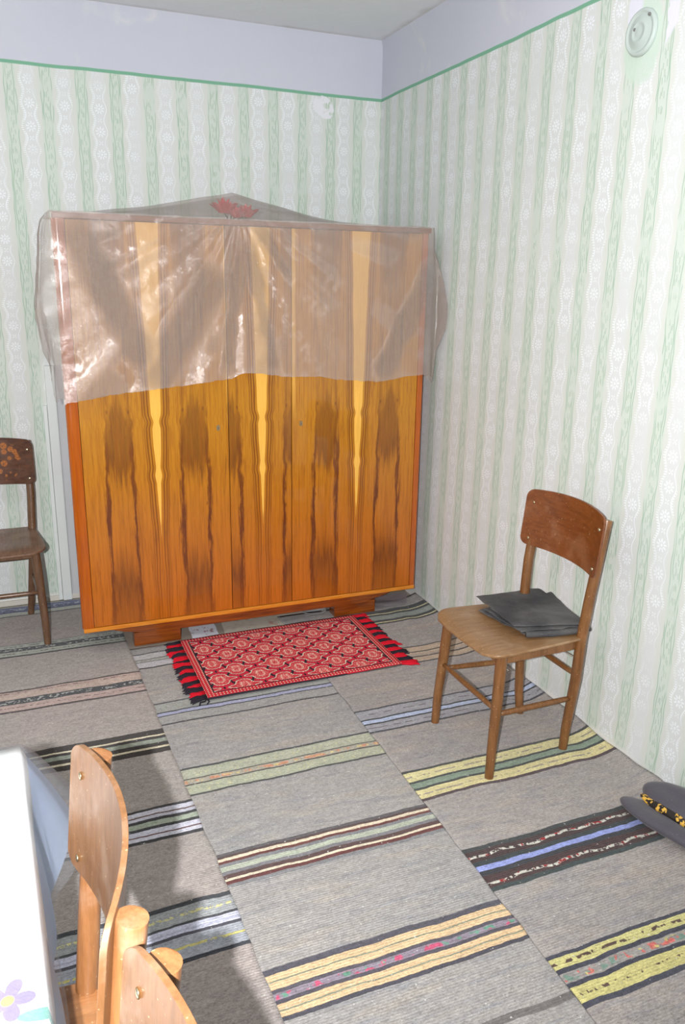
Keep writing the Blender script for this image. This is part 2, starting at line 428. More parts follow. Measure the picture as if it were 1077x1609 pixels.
bandsB = [
 (-0.780, -0.931, [(-0.780, C(80, 80, 84)), (-0.790, C(182, 182, 184)), (-0.839, C(92, 92, 90)), (-0.846, C(162, 166, 160)), (-0.866, C(100, 100, 100)), (-0.871, C(182, 182, 188)), (-0.920, K)]),
 (-1.242, -1.419, [(-1.242, C(78, 80, 84)), (-1.252, C(152, 154, 150)), (-1.317, K), (-1.325, C(158, 162, 190)), (-1.346, K), (-1.353, C(152, 152, 150)), (-1.409, C(74, 74, 78))]),
 (-1.720, -1.881, [(-1.720, C(72, 74, 74)), (-1.731, C(167, 170, 152)), (-1.785, C(84, 84, 78)), (-1.791, C(165, 160, 146)), (-1.815, C(80, 78, 74)), (-1.822, C(167, 170, 150)), (-1.872, C(74, 76, 74))]),
 (-2.177, -2.321, [(-2.177, C(92, 88, 90)), (-2.190, C(84, 68, 66)), (-2.199, C(214, 200, 176)), (-2.211, C(102, 62, 58)), (-2.221, C(125, 125, 128)), (-2.234, C(168, 174, 158)), (-2.254, C(120, 118, 122)), (-2.268, C(88, 68, 66)), (-2.284, C(216, 204, 180)), (-2.293, C(100, 60, 58)), (-2.307, C(128, 128, 130))]),
 (-2.620, -2.768, [(-2.620, C(84, 82, 90)), (-2.639, C(208, 180, 142)), (-2.658, C(130, 136, 118)), (-2.662, C(210, 182, 144)), (-2.681, C(88, 84, 92)), (-2.692, C(140, 130, 142)), (-2.710, C(86, 82, 90)), (-2.721, C(210, 180, 142)), (-2.737, C(130, 136, 118)), (-2.741, C(208, 180, 142)), (-2.756, C(78, 76, 84))]),
 (-2.935, -2.955, [(-2.935, C(112, 108, 106))]),
 (-3.25, -3.40, [(-3.25, K), (-3.262, C(165, 170, 145)), (-3.32, K), (-3.33, C(165, 170, 145)), (-3.39, K)]),
]
flB = [(-1.803, 0.010, C(196, 140, 112), 30, 0.50, 0.0), (-1.803, 0.006, C(205, 190, 130), 45, 0.56, 0.0), (-0.856, 0.003, C(100, 100, 96), 40, 0.5, 0.0), (-2.701, 0.009, C(196, 88, 118), 34, 0.545, 0.0), (-2.701, 0.008, C(105, 150, 130), 30, 0.60, 0.0),
       (-1.758, 0.02, C(188, 188, 150), 90, 0.62, 0.0), (-1.848, 0.02, C(188, 188, 150), 90, 0.62, 0.0)]
bandsC = [
 (-0.700, -0.862, [(-0.700, C(64, 64, 66)), (-0.739, C(200, 192, 150)), (-0.748, C(64, 66, 66)), (-0.768, C(135, 142, 136)), (-0.815, C(62, 64, 66)), (-0.838, C(202, 194, 152)), (-0.847, C(62, 62, 64))]),
 (-1.133, -1.293, [(-1.133, C(78, 76, 76)), (-1.143, C(178, 160, 140)), (-1.186, C(84, 78, 74)), (-1.196, C(182, 164, 144)), (-1.208, C(165, 152, 138)), (-1.232, C(84, 78, 74)), (-1.243, C(178, 160, 140)), (-1.282, C(76, 74, 74))]),
 (-1.582, -1.748, [(-1.582, C(70, 72, 78)), (-1.592, C(150, 150, 156)), (-1.651, K), (-1.660, C(170, 182, 208)), (-1.682, K), (-1.691, C(150, 150, 156)), (-1.738, C(70, 70, 76))]),
 (-2.008, -2.170, [(-2.008, C(72, 74, 72)), (-2.020, C(204, 196, 148)), (-2.066, C(72, 76, 74)), (-2.076, C(128, 144, 128)), (-2.102, C(70, 74, 72)), (-2.113, C(206, 196, 146)), (-2.157, C(82, 70, 72))]),
 (-2.421, -2.596, [(-2.421, C(66, 70, 70)), (-2.438, C(72, 58, 58)), (-2.480, C(60, 66, 68)), (-2.498, C(142, 152, 206)), (-2.517, C(60, 62, 66)), (-2.535, C(74, 58, 58)), (-2.580, C(66, 74, 74))]),
 (-2.836, -2.992, [(-2.836, C(72, 72, 82)), (-2.847, C(196, 190, 130)), (-2.878, C(72, 72, 82)), (-2.891, C(150, 146, 142)), (-2.919, C(70, 70, 80)), (-2.932, C(198, 190, 128)), (-2.977, C(76, 76, 86))]),
 (-3.25, -3.40, [(-3.25, K), (-3.262, C(170, 160, 150)), (-3.32, K), (-3.33, C(170, 160, 150)), (-3.39, K)]),
]
flC = [(-2.459, 0.0062, C(196, 194, 184), 90, 0.46, 0.0035), (-2.459, 0.0070, C(146, 44, 46), 44, 0.58, 0.0035), (-2.563, 0.0062, C(196, 194, 184), 90, 0.46, 0.0035), (-2.563, 0.0070, C(146, 44, 46), 44, 0.58, 0.0035),
       (-2.862, 0.006, C(90, 72, 66), 44, 0.52, 0.0015), (-2.955, 0.006, C(90, 72, 66), 44, 0.54, 0.0015), (-2.905, 0.012, C(206, 110, 104), 36, 0.56, 0.0), (-2.905, 0.012, C(196, 186, 120), 40, 0.62, 0.0), (-2.905, 0.012, C(116, 140, 128), 38, 0.60, 0.0),
       (-2.043, 0.004, C(150, 140, 130), 34, 0.48, 0.0), (-2.136, 0.004, C(150, 140, 130), 34, 0.46, 0.0), (-1.620, 0.003, C(100, 84, 84), 20, 0.5, 0), (-1.715, 0.003, C(100, 90, 90), 20, 0.52, 0)]
m_rugA = rug_material('rug_weave_left', C(156, 150, 145), C(162, 152, 148), bandsA, flA)
m_rugB = rug_material('rug_weave_middle', C(151, 149, 147), C(158, 154, 150), bandsB, flB, C(138, 138, 142), C(164, 156, 146))
m_rugC = rug_material('rug_weave_right', C(150, 146, 143), C(158, 150, 145), bandsC, flC, C(138, 136, 140), C(165, 155, 145))

def rug(name, xl, xr, y0, y1, mat, label, z=0.004, curl=0.0, seed=0):
    nx, ny = 60, 170
    vs, fs = [], []
    for j in range(ny+1):
        y = y0+(y1-y0)*j/ny
        a, b = xl(y), xr(y)
        a += mn.noise(Vector((seed, y*9, 0)))*0.006; b += mn.noise(Vector((seed+5, y*9, 0)))*0.006
        for i in range(nx+1):
            x = a+(b-a)*i/nx
            h = 0.002+0.0022*(0.5+0.5*mn.noise(Vector((x*5, y*6, 1.0))))
            if curl:
                t = max(0.0, (x+0.13)/0.13); h += curl*t*t*(0.75+0.4*mn.noise(Vector((seed, y*4, 2))))
                h += 0.006*max(0, 1-abs(x+0.17)/0.06)*(0.5+mn.noise(Vector((y*5, 1, 1))))
            vs.append((x, y, z+h))
    W = nx+1
    for j in range(ny):
        for i in range(nx):
            k = j*W+i; fs.append((k, k+W, k+W+1, k+1))
    n = len(vs); vs += [(v[0], v[1], max(0.0005, v[2]-0.0035)) for v in vs]
    for j in range(ny):
        for i in range(nx):
            k = n+j*W+i; fs.append((k, k+1, k+W+1, k+W))
    for i in range(nx):
        fs.append((i, i+1, n+i+1, n+i)); k = ny*W+i; fs.append((k, n+k, n+k+1, k+1))
    for j in range(ny):
        k = j*W; fs.append((k, n+k, n+k+W, k+W)); k = j*W+nx; fs.append((k, k+W, n+k+W, n+k))
    return tag(mesh_obj(name, vs, fs, mat, smooth=True), label=label, cat='rug')
Aedge = lambda y: -1.498+(-0.5-y)*0.027
rug('striped_runner_rug', lambda y: Aedge(y)-0.78, Aedge, -0.012, -4.3, m_rugA, 'pinkish grey striped runner rug at the left, under the table and left chair', 0.0058, seed=1)
rug('striped_runner_rug', lambda y: Aedge(y)-1.57, lambda y: Aedge(y)-0.79, -0.012, -4.3, m_rugA, 'grey striped runner rug on the far side of the table, past the leftmost rug edge', 0.0005, seed=2)
Bedge = lambda y: -0.768-(-1.4-y)*0.012
rug('striped_runner_rug', lambda y: Aedge(y)-0.012, lambda y: Bedge(y)+0.014, -0.715, -4.3, m_rugB, 'grey striped runner rug in the middle, with olive and peach bands', 0.0015, seed=3)
rug('striped_runner_rug', lambda y: -0.762-(-1.4-y)*0.012 if y < -0.9 else -0.76, lambda y: -0.003, -0.60, -4.3, m_rugC, 'grey striped runner rug along the right wall, with yellow and blue bands', 0.0060, curl=0.034, seed=4)

# ------------------------------------------------------------------ red woven mat with tassels
MX0, MX1, MY0, MY1 = -1.2725, -0.412, -1.292, -0.722
mat_root = empty('fringed_mat', ((MX0+MX1)/2, (MY0+MY1)/2, 0.008), label='small red woven mat with black and red tassels in front of the wardrobe', cat='mat')
M = Mat('mat_weave')
us = ((M.x/0.0042).floor()+0.5)*0.0042; vs_ = ((M.y/0.0036).floor()+0.5)*0.0036
p = us/0.172; q = vs_/0.152
a = p+q+0.5; b = p-q+0.5
a, b = a+(b*4*PI).sin()*0.045, b+(a*4*PI).sin()*0.045
fa = a.frac()-0.5; fb = b.frac()-0.5
aa = fa.abs(); ab = fb.abs(); m_ = aa.max(ab); t_ = aa.min(ab)
# lozenge chain along the borders
e = (0.5-m_)/0.105
tt = ((t_*4.0).frac()-0.5).abs()*2
loz = ((t_*2.0-0.5).abs()*2.6)
RED = C(200, 58, 70); PINK = C(204, 64, 76); CR = C(226, 212, 192); BK = C(48, 44, 52); DR = C(200, 48, 68)
rr = (fa*fa+fb*fb).sqrt(); th = fb.atan2(fa)
fl1 = ((rr+(th*8).cos()*0.035-0.16).abs()).lt(0.022)
fl2 = ((th*4).sin().abs()).lt(0.22)*rr.lt(0.24)*rr.gt(0.05)
col = M.mix(fl1, RED, CR); col = M.mix(fl2, col, C(226, 160, 150))
speck = M.noise(230, detail=0).gt(0.60)
col = M.mix(speck*rr.lt(0.33), col, C(222, 150, 140))
col = M.mix(m_.gt(0.352), col, CR)
col = M.mix(m_.gt(0.392), col, BK)
inl = (e+loz).lt(1.05)
col = M.mix(m_.gt(0.40)*(t_*2-0.50).abs().lt(0.40)*(m_.gt(0.412)), col, DR)
hx, hy = (MX1-MX0)/2, (MY1-MY0)/2
bx = M.x.abs()*-1+hx; by = M.y.abs()*-1+hy; bd = bx.min(by)
dots = ((M.x/0.014).frac()-0.5).abs().lt(0.22)*((M.y/0.014).frac()-0.5).abs().lt(0.22)
col = M.mix(bd.lt(0.040), col, BK)
col = M.mix(bd.lt(0.034), col, C(196, 44, 58))
col = M.mix(bd.lt(0.034)*dots, col, C(220, 190, 170))
col = M.mix(bd.lt(0.003), col, BK)
col = M.scale_col(col, (M.noise(300, detail=2)-0.5)*0.7+1.0)
M.bump(M.noise(260, detail=2)+(M.x*2*PI*230).sin()*0.3, 0.5, 0.002)
m_mat = M.out(col, 0.9, 0.1)
nx, ny = 60, 40
vs, fs = [], []
def matp(i, j, dz):
    x = -hx+2*hx*i/nx; y = -hy+2*hy*j/ny
    sk = 0.010*(j/ny-0.5)
    return (x+sk*0.3, y+0.010*(i/nx-0.5)+0.006*math.sin(i/nx*5)*(j/ny-0.5), dz+0.004*(0.5+0.5*mn.noise(Vector((x*6, y*7, 8)))))
for dz in (0.0065, 0.002):
    for j in range(ny+1):
        for i in range(nx+1): vs.append(matp(i, j, dz))
W = nx+1; N = W*(ny+1)
for j in range(ny):
    for i in range(nx):
        k = j*W+i; fs.append((k, k+1, k+W+1, k+W)); fs.append((N+k, N+k+W, N+k+W+1, N+k+1))
for i in range(nx): fs.append((i, N+i, N+i+1, i+1)); k = ny*W+i; fs.append((k, k+1, N+k+1, N+k))
for j in range(ny): k = j*W; fs.append((k, k+W, N+k+W, N+k)); k = j*W+nx; fs.append((k, N+k, N+k+W, k+W))
mesh_obj('mat_cloth', vs, fs, m_mat, mat_root, True)
def yarn(name, c):
    M = Mat(name); col = M.scale_col(c, (M.noise(260, detail=2)-0.5)*0.9+1.0); M.bump(M.noise(320, detail=2), 0.7, 0.002)
    return M.out(col, 0.9, 0.1)
m_yr = yarn('yarn_red', C(206, 28, 46)); m_yk = yarn('yarn_black', C(46, 42, 50))
for side in (-1, 1):
    n = 17
    for k in range(n):
        y = -hy+0.018+(2*hy-0.036)*k/(n-1)
        bm = bmesh.new(); ln = 0.072+random.uniform(-0.012, 0.012); sk = random.uniform(-0.022, 0.004)
        mid = random.uniform(-0.010, 0.010)
        for s in range(5):
            o_ = (s-2)*0.0062
            tube(bm, [(side*(hx-0.003), y+o_*0.8, 0.006), (side*(hx+ln*0.45), y+o_*1.15+mid+sk*0.4, 0.010-abs(o_)*0.3), (side*(hx+ln*0.8), y+o_*1.3+sk*0.8, 0.006), (side*(hx+ln*random.uniform(0.9, 1.08)), y+o_*1.7+sk, 0.003)], [0.0042, 0.0058, 0.005, 0.0015], 6)
        bm_obj('tassel', bm, m_yk if k % 2 == (0 if side < 0 else 1) else m_yr, mat_root, True)
bm = bmesh.new()
tube(bm, [(-hx, -hy+0.005, 0.004), (-hx-0.012, -hy-0.018, 0.006), (-hx-0.030, -hy-0.016, 0.004), (-hx-0.036, -hy-0.034, 0.003)], 0.0035, 6)
tube(bm, [(-hx, -hy+0.005, 0.004), (-hx+0.004, -hy-0.022, 0.005), (-hx-0.006, -hy-0.034, 0.003)], 0.003, 6)
bm_obj('knotted_thread', bm, m_yk, mat_root, True)

# ------------------------------------------------------------------ wardrobe
WL, WR_, WZB, WZT, WF = -1.687, -0.084, 0.123, 1.840, -0.745
wr = empty('wardrobe', (-0.885, -0.47, 0.0), label='large three-door wardrobe with glossy bookmatched walnut veneer, half covered by plastic film', cat='wardrobe')
OX, OY = -0.885, -0.47
def veneer(name, cx, spike=1.0):
    M = Mat(name)
    x = M.x+OX-cx; z = M.z
    wig = (M.noise(1.0, detail=2, vec=M.vec(0.0, 0.0, z*4.2))-0.5)*0.018
    k1 = ((z-1.03).abs()).step(0.035, 0.0)*0.007-((z-0.80).abs()).step(0.04, 0.0)*0.006
    fine = (M.noise(9, detail=2, scl=(1, 1, 0.25))-0.5)*0.006
    a = x.abs()+wig+k1+fine
    sp = z.curve([(0.0, 0.0), (0.48, 0.0), (0.62, 0.004), (0.80, 0.011), (1.0, 0.019), (1.2, 0.025), (1.5, 0.033), (1.85, 0.043)])
    d = a-sp
    zc = M.noise(1.0, detail=1)
    grain = M.noise(11, detail=5, rough=0.65, scl=(14, 14, 0.55)); grain2 = M.noise(60, detail=3, scl=(7, 7, 0.35))
    base = M.mix(z.step(0.2, 1.15), C(182, 98, 22), C(184, 124, 26))
    base = M.mix(grain.step(0.42, 0.7)*0.55, base, C(150, 84, 16))
    # tan ribbons between the dark lines
    wa = (a*330+M.noise(3, detail=2)*3).sin()
    base = M.mix(wa.step(0.2, 1.0)*0.16, base, C(130, 64, 14))
    for c, wd, s in ((0.012, 0.0022, 0.8), (0.024, 0.003, 0.7), (0.033, 0.0016, 0.6), (0.0875, 0.0025, 0.30)):
        l = (d-c).abs().step(wd*1.8, wd*0.6)*s
        base = M.mix(l*(z.curve([(0.1, 0.5), (0.6, 0.9), (1.3, 1.0), (1.85, 0.7)])), base, C(104, 50, 12))
    fc = (a-0.158).abs()
    fcn = fc+(M.noise(14, detail=5, rough=0.7, scl=(3.5, 1, 0.35))-0.5)*0.062
    wd = z.curve([(0.12, 0.062), (0.3, 0.058), (0.42, 0.040), (0.55, 0.03), (0.80, 0.035), (0.90, 0.052), (1.02, 0.040), (1.13, 0.018), (1.20, 0.012), (1.45, 0.03), (1.85, 0.062)])
    fill = (z+(M.noise(16, detail=4, rough=0.65, scl=(8, 1, 0.25))-0.5)*0.34).curve([(0.12, 0.30), (0.22, 0.45), (0.33, 0.80), (0.42, 0.35), (0.50, 0.06), (0.76, 0.05), (0.84, 0.75), (0.95, 0.60), (1.08, 0.62), (1.14, 0.15), (1.4, 0.2), (1.7, 0.62), (1.85, 0.85)])
    fm = (fcn-wd).step(0.014, -0.012)*fill
    dark = M.mix(grain.step(0.35, 0.65), C(84, 42, 14), C(120, 64, 18))
    stk = M.noise(30, detail=4, rough=0.7, scl=(5, 1, 0.22))
    base = M.mix(stk.step(0.54, 0.70)*0.55, base, C(118, 60, 16))
    col = M.mix(fm*(stk*1.6+0.25).clamp(), base, dark)
    ow = z.curve([(0.12, 0.055), (0.45, 0.056), (0.7, 0.054), (0.85, 0.052), (1.0, 0.046), (1.2, 0.040), (1.85, 0.062)])
    ol = (fcn-ow-0.002).abs().step(0.013, 0.002)*z.curve([(0.12, 0.3), (0.3, 0.65), (0.6, 0.75), (0.85, 0.6), (1.0, 0.35), (1.2, 0.15), (1.85, 0.35)])
    col = M.mix((ol*1.35).clamp(), col, C(100, 46, 14))
    # small knots
    for kx, kz in ((0.112, 1.075), (0.198, 1.078), (0.205, 0.66), (0.107, 0.62), (0.216, 0.845)):
        dx = a-kx; dz = (z-kz)*0.5
        col = M.mix((dx*dx+dz*dz).sqrt().step(0.007, 0.001)*0.6, col, C(104, 52, 16))
    # pale sapwood wedge
    sap = d.step(0.0006, -0.0012)*sp.step(0.0001, 0.002)
    sapc = M.mix(grain.step(0.3, 0.8)*0.35, C(236, 180, 78), C(214, 150, 50))
    col = M.mix(sap, col, sapc)
    edge = (a-0.302).step(-0.002, 0.004)*z.step(0.95, 1.3)*0.8
    col = M.mix(edge, col, sapc)
    col = M.scale_col(col, (grain2-0.5)*0.34+1.0)
    M.bump(M.noise(3.0, detail=2)*3, 0.12, 0.004)
    return M.out(col, 0.25, 0.4, **{'Coat Weight': 0.5, 'Coat Roughness': 0.04})
def solid_wood(name, c1, c2, rough=0.16, coat=0.7, scl=(12, 12, 0.8), worn=None):
    M = Mat(name); g = M.noise(9, detail=5, scl=scl)
    col = M.mix(g.step(0.3, 0.7), c1, c2)
    if worn is not None:
        col = M.mix(M.noise(11, detail=4).step(0.50, 0.68)*0.6, col, worn)
    M.bump(g, 0.1, 0.002)
    return M.out(col, rough, 0.45, **{'Coat Weight': coat, 'Coat Roughness': 0.12})
m_stile = solid_wood('stile_veneer', C(178, 88, 10), C(160, 74, 8))
m_rail = solid_wood('edge_strip', C(214, 138, 46), C(192, 112, 28), scl=(1, 12, 12))
m_case = solid_wood('case_wood', C(126, 66, 24), C(98, 48, 18), scl=(1, 12, 12), rough=0.35)
m_plinth = solid_wood('plinth_wood', C(142, 72, 18), C(104, 48, 14), scl=(0.8, 12, 12), rough=0.3)
def W(name, x0, x1, y0, y1, z0, z1, mat, bev=0.003):
    bm = bmesh.new(); box(bm, x0-OX, x1-OX, y0-OY, y1-OY, z0, z1, bev); return bm_obj(name, bm, mat, wr)
def taper_side(name, sgn):
    xo = WL if sgn < 0 else WR_
    bm = bmesh.new(); th = 0.024; yf, yb = WF+0.016, -0.215; ins = 0.048
    pts = [(xo-sgn*0.006, yf), (xo-sgn*th, yf), (xo-sgn*(th+ins), yb), (xo-sgn*ins, yb)]
    lo = [bm.verts.new((x-OX, y-OY, WZB)) for x, y in pts]; hi = [bm.verts.new((x-OX, y-OY, WZT-0.02)) for x, y in pts]
    bm.faces.new(lo); bm.faces.new(hi)
    for k in range(4): bm.faces.new((lo[k], lo[(k+1) % 4], hi[(k+1) % 4], hi[k]))
    return bm_obj(name, bm, m_stile, wr)
taper_side('side_panel', -1); taper_side('side_panel', 1)
def stile(x0, x1, rl, rr):                   # front upright with a rounded outer corner
    bm = bmesh.new(); yb = WF+0.03
    pts = []
    n = 8
    if rl:
        pts += [(x0, yb)]+[(x0+rl*(1-math.cos(PI/2*k/n)), WF+rl*0.75*(1-math.sin(PI/2*k/n))) for k in range(n+1)]
    else: pts += [(x0, yb), (x0, WF)]
    if rr:
        pts += [(x1-rr*(1-math.cos(PI/2*k/n)), WF+rr*0.75*(1-math.sin(PI/2*k/n))) for k in range(n, -1, -1)]+[(x1, yb)]
    else: pts += [(x1, WF), (x1, yb)]
    lo = [bm.verts.new((x-OX, y-OY, WZB+0.018)) for x, y in pts]; hi = [bm.verts.new((x-OX, y-OY, WZT-0.02)) for x, y in pts]
    for k in range(len(pts)): kk = (k+1) % len(pts); bm.faces.new((lo[k], lo[kk], hi[kk], hi[k]))
    bm.faces.new(lo); bm.faces.new(hi)
    o = bm_obj('front_stile', bm, m_stile, wr)
    return o
stile(WL, -1.639, 0.022, 0); stile(-0.116, WR_, 0, 0.012)
W('door', -1.637, -1.0245, WF, WF+0.02, WZB+0.022, WZT-0.024, veneer('veneer_left', -1.332), 0.0015)
d1 = COL.objects[-1]
W('door', -1.0215, -0.7365, WF+0.001, WF+0.021, WZB+0.022, WZT-0.024, veneer('veneer_middle', -0.872), 0.0015)
W('door', -0.7335, -0.1185, WF, WF+0.02, WZB+0.022, WZT-0.024, veneer('veneer_right', -0.415), 0.0015)
doors = [o for o in bpy.data.objects if o.name.startswith('door')]
m_metal = Mat('escutcheon_metal').out(C(190, 180, 150), 0.3, 0.5, Metallic=1.0)
for o, (kx, kz) in zip((doors[0], doors[2]), ((-1.069, 0.991), (-0.692, 0.992))):
    bm = bmesh.new()
    bmesh.ops.create_cone(bm, cap_ends=True, segments=20, radius1=0.0085, radius2=0.0075, depth=0.003, matrix=Matrix.Translation((kx-OX, WF-OY-0.0015, kz)) @ Matrix.Scale(1.5, 4, (0, 0, 1)) @ Matrix.Rotation(PI/2, 4, 'X'))
    tag(bm_obj('keyhole_plate', bm, m_metal, o), label='small oval brass keyhole plate')
    bm = bmesh.new(); box(bm, kx-OX-0.0016, kx-OX+0.0016, WF-OY-0.0042, WF-OY-0.0025, kz-0.006, kz+0.006, 0)
    bm_obj('keyhole', bm, m_case, o)
W('bottom_rail', WL+0.004, WR_-0.002, WF-0.002, WF+0.03, WZB, WZB+0.019, m_rail, 0.004)
W('bottom_board', WL+0.05, WR_-0.05, WF+0.03, -0.215, WZB, WZB+0.018, m_case)
W('back_board', WL+0.055, WR_-0.055, -0.225, -0.215, WZB, WZT-0.02, m_case, 0)
# top board with a dark front lip
bm = bmesh.new()
box(bm, WL+0.004-OX, WR_+0.004-OX, WF-0.012-OY, WF+0.05-OY, WZT-0.022, WZT, 0.004); box(bm, WL+0.05-OX, WR_-0.05-OX, WF+0.05-OY, -0.215-OY, WZT-0.02, WZT-0.002)
bm_obj('top_board', bm, m_case, wr)
# bowed plinth rail and block legs
bm = bmesh.new()
pts = [(-1.60, WZB), (-0.17, WZB), (-0.24, 0.098), (-0.36, 0.073), (-1.40, 0.073), (-1.52, 0.096)]
fr = [bm.verts.new((x-OX, WF+0.028-OY, z)) for x, z in pts]; bk = [bm.verts.new((x-OX, WF+0.052-OY, z)) for x, z in pts]
bm.faces.new(fr); bm.faces.new(bk)
for k in range(6): bm.faces.new((fr[k], fr[(k+1) % 6], bk[(k+1) % 6], bk[k]))
bm_obj('plinth_rail', bm, m_plinth, wr)
for x0, x1 in ((-1.468, -1.258), (-0.500, -0.280)):
    for y0, y1 in ((WF+0.045, WF+0.115), (-0.31, -0.24)):
        W('leg', x0, x1, y0, y1, 0.0075, 0.0728 if y0 < -0.5 else WZB, m_plinth, 0.004)

# ------------------------------------------------------------------ red flowers on top of the wardrobe
fr_ = empty('artificial_flowers', (-0.93, -0.60, WZT), label='bunch of red artificial flowers under the plastic film on top of the wardrobe', cat='flowers')
m_petal = plain('petal_red', C(222, 96, 98), C(200, 56, 66), 30, 0.6, 0.2)
m_leaf = plain('leaf_green', C(70, 110, 60), C(50, 84, 46), 20, 0.5, 0.2)
for (fx, fy, fz, fs_) in ((-0.055, 0.0, 0.052, 0.058), (0.040, -0.01, 0.036, 0.052), (-0.01, 0.055, 0.050, 0.048), (-0.012, -0.045, 0.028, 0.042)):
    bm = bmesh.new()
    for ring, (n, rad, tilt) in enumerate(((3, 0.25, 0.15), (5, 0.55, 0.5), (7, 0.95, 0.95))):
        for k in range(n):
            an = 2*PI*k/n+ring*0.5
            g = []
            for i in range(5):
                row = []
                for j in range(5):
                    s = (i/4); ww = (j/4-0.5)*1.3*math.sin(PI*(0.12+0.80*s))
                    r_ = rad*fs_*(0.2+s*math.sin(tilt)+0.15*math.cos(ww*3)); hh = fs_*(s*math.cos(tilt)*1.1-0.3)
                    aa_ = an+ww
                    row.append(bm.verts.new((fx+r_*math.cos(aa_), fy+r_*math.sin(aa_), fz+hh)))
                g.append(row)
            for i in range(4):
                for j in range(4): bm.faces.new((g[i][j], g[i][j+1], g[i+1][j+1], g[i+1][j]))
    me = bm_obj('flower_head', bm, m_petal, fr_, True)
    bm = bmesh.new(); tube(bm, [(fx, fy, fz-fs_*0.3), (fx*0.6, fy*0.8+0.03, 0.02), (fx*0.3, 0.12, 0.005)], 0.0025, 6)
    bm_obj('stem', bm, m_leaf, fr_, True)

# ------------------------------------------------------------------ plastic film
def film_material(name, veil, spec, bump_s, tint=(0.93, 0.93, 0.95, 1), dcol=C(205, 190, 196), radial=None):
    M = Mat(name)
    t = M.t; t.nodes.remove(M.b); out = [n for n in t.nodes if n.type == 'OUTPUT_MATERIAL'][0]
    tr = t.nodes.new('ShaderNodeBsdfTransparent'); tr.inputs[0].default_value = tint
    df = t.nodes.new('ShaderNodeBsdfDiffuse'); df.inputs[0].default_value = dcol
    gl = t.nodes.new('ShaderNodeBsdfGlossy'); gl.inputs['Roughness'].default_value = 0.19
    # crinkles run along folds that fan out from the gathered point
    n1 = M.noise(95, detail=4, rough=0.7, dist=2.2); n2 = M.voro(120); n3 = M.noise(16, detail=3, dist=2.0)
    mask = M.noise(3.2, detail=2).step(0.38, 0.62)*0.85+0.15
    if radial:
        cx, cz = radial
        dx = M.x-cx; dz = (M.z-cz)*-1+0.02
        an = dx.atan2(dz)
        ray = M.noise(6.5, detail=1, vec=M.vec(an, 1.3, 0.0)).step(0.44, 0.60)
        side = M.noise(7, detail=2)
        bands = None
        for (ax, az, bx, bz, wd) in ((-0.64, -0.04, -0.38, -0.58, 0.085), (-0.08, -0.20, -0.36, -0.66, 0.10), (0.90, -0.16, 0.66, -0.64, 0.07), (0.10, -0.02, 0.22, -0.22, 0.035), (0.02, -0.1, -0.06, -0.6, 0.035), (0.05, -0.1, 0.16, -0.6, 0.035)):
            L = math.hypot(bx-ax, bz-az); ux, uz = (bx-ax)/L, (bz-az)/L
            al = (M.x-ax)*ux+(M.z-az)*uz; pe = ((M.x-ax)*-uz+(M.z-az)*ux).abs()+(M.noise(9, detail=2)-0.5)*0.07
            bb = pe.step(wd, wd*0.3)*al.step(-0.05, 0.05)*al.step(L+0.05, L-0.05)
            bands = bb if bands is None else bands.max(bb)
        mask = (ray*side.step(0.42, 0.62)*0.5+bands*0.9+mask*0.10).clamp()
    cr = (M.noise(26, detail=3, rough=0.6, dist=2.5)-0.5).abs()*-5.0+(M.noise(70, detail=2, dist=2.0)-0.5).abs()*-3.0
    h = (n1*0.85+n3*1.0+cr*0.32)*mask
    b = t.nodes.new('ShaderNodeBump'); t.links.new(h.k, b.inputs['Height']); b.inputs['Strength'].default_value = bump_s; b.inputs['Distance'].default_value = 0.013
    t.links.new(b.outputs[0], gl.inputs['Normal'])
    m1 = t.nodes.new('ShaderNodeMixShader'); m1.inputs[0].default_value = veil
    t.links.new(tr.outputs[0], m1.inputs[1]); t.links.new(df.outputs[0], m1.inputs[2])
    m2 = t.nodes.new('ShaderNodeMixShader')
    fac = mask*spec*1.5+spec*0.15; t.links.new(fac.k, m2.inputs[0])
    t.links.new(m1.outputs[0], m2.inputs[1]); t.links.new(gl.outputs[0], m2.inputs[2])
    t.links.new(m2.outputs[0], out.inputs['Surface'])
    return M.m
m_film = film_material('plastic_film', 0.26, 0.22, 1.0, tint=(0.87, 0.87, 0.87, 1), dcol=C(212, 196, 186), radial=(0.02, 0.06))
film_o = (-0.98, -0.60, 0.0)
film = empty('plastic_sheet', (film_o[0], film_o[1], WZT), label='crumpled clear plastic film draped over the top half of the wardrobe', cat='plastic sheet')
def tent(x, y):                              # height of the film over the wardrobe top
    px, py = -0.955, -0.62
    hx_ = (abs(x-px)/(0.70 if x < px else 0.62)); hx_ = max(0, 1-hx_)
    hy_ = max(0, 1-abs(y-py)/(0.135 if y < py else 0.45))
    return WZT+0.004+0.112*(hx_**1.35)*(hy_**0.8 if y < py else hy_)+0.004*mn.noise(Vector((x*9, y*9, 0)))
hem = [(-1.73, 1.09), (-1.681, 1.127), (-1.60, 1.138), (-1.545, 1.148), (-1.46, 1.158), (-1.381, 1.165), (-1.329, 1.172), (-1.22, 1.180), (-1.103, 1.196), (-1.02, 1.203), (-0.96, 1.228), (-0.88, 1.222), (-0.80, 1.208), (-0.736, 1.205), (-0.617, 1.202), (-0.52, 1.185), (-0.433, 1.179), (-0.34, 1.172), (-0.275, 1.178), (-0.20, 1.192), (-0.105, 1.196), (-0.05, 1.150)]
def lerp_tab(tab, x):
    if x <= tab[0][0]: return tab[0][1]
    for (a, b), (c, d) in zip(tab, tab[1:]):
        if x <= c: return b+(d-b)*(x-a)/(c-a)
    return tab[-1][1]
XL, XR, YF, YB = WL-0.006, WR_+0.010, WF-0.020, -0.24
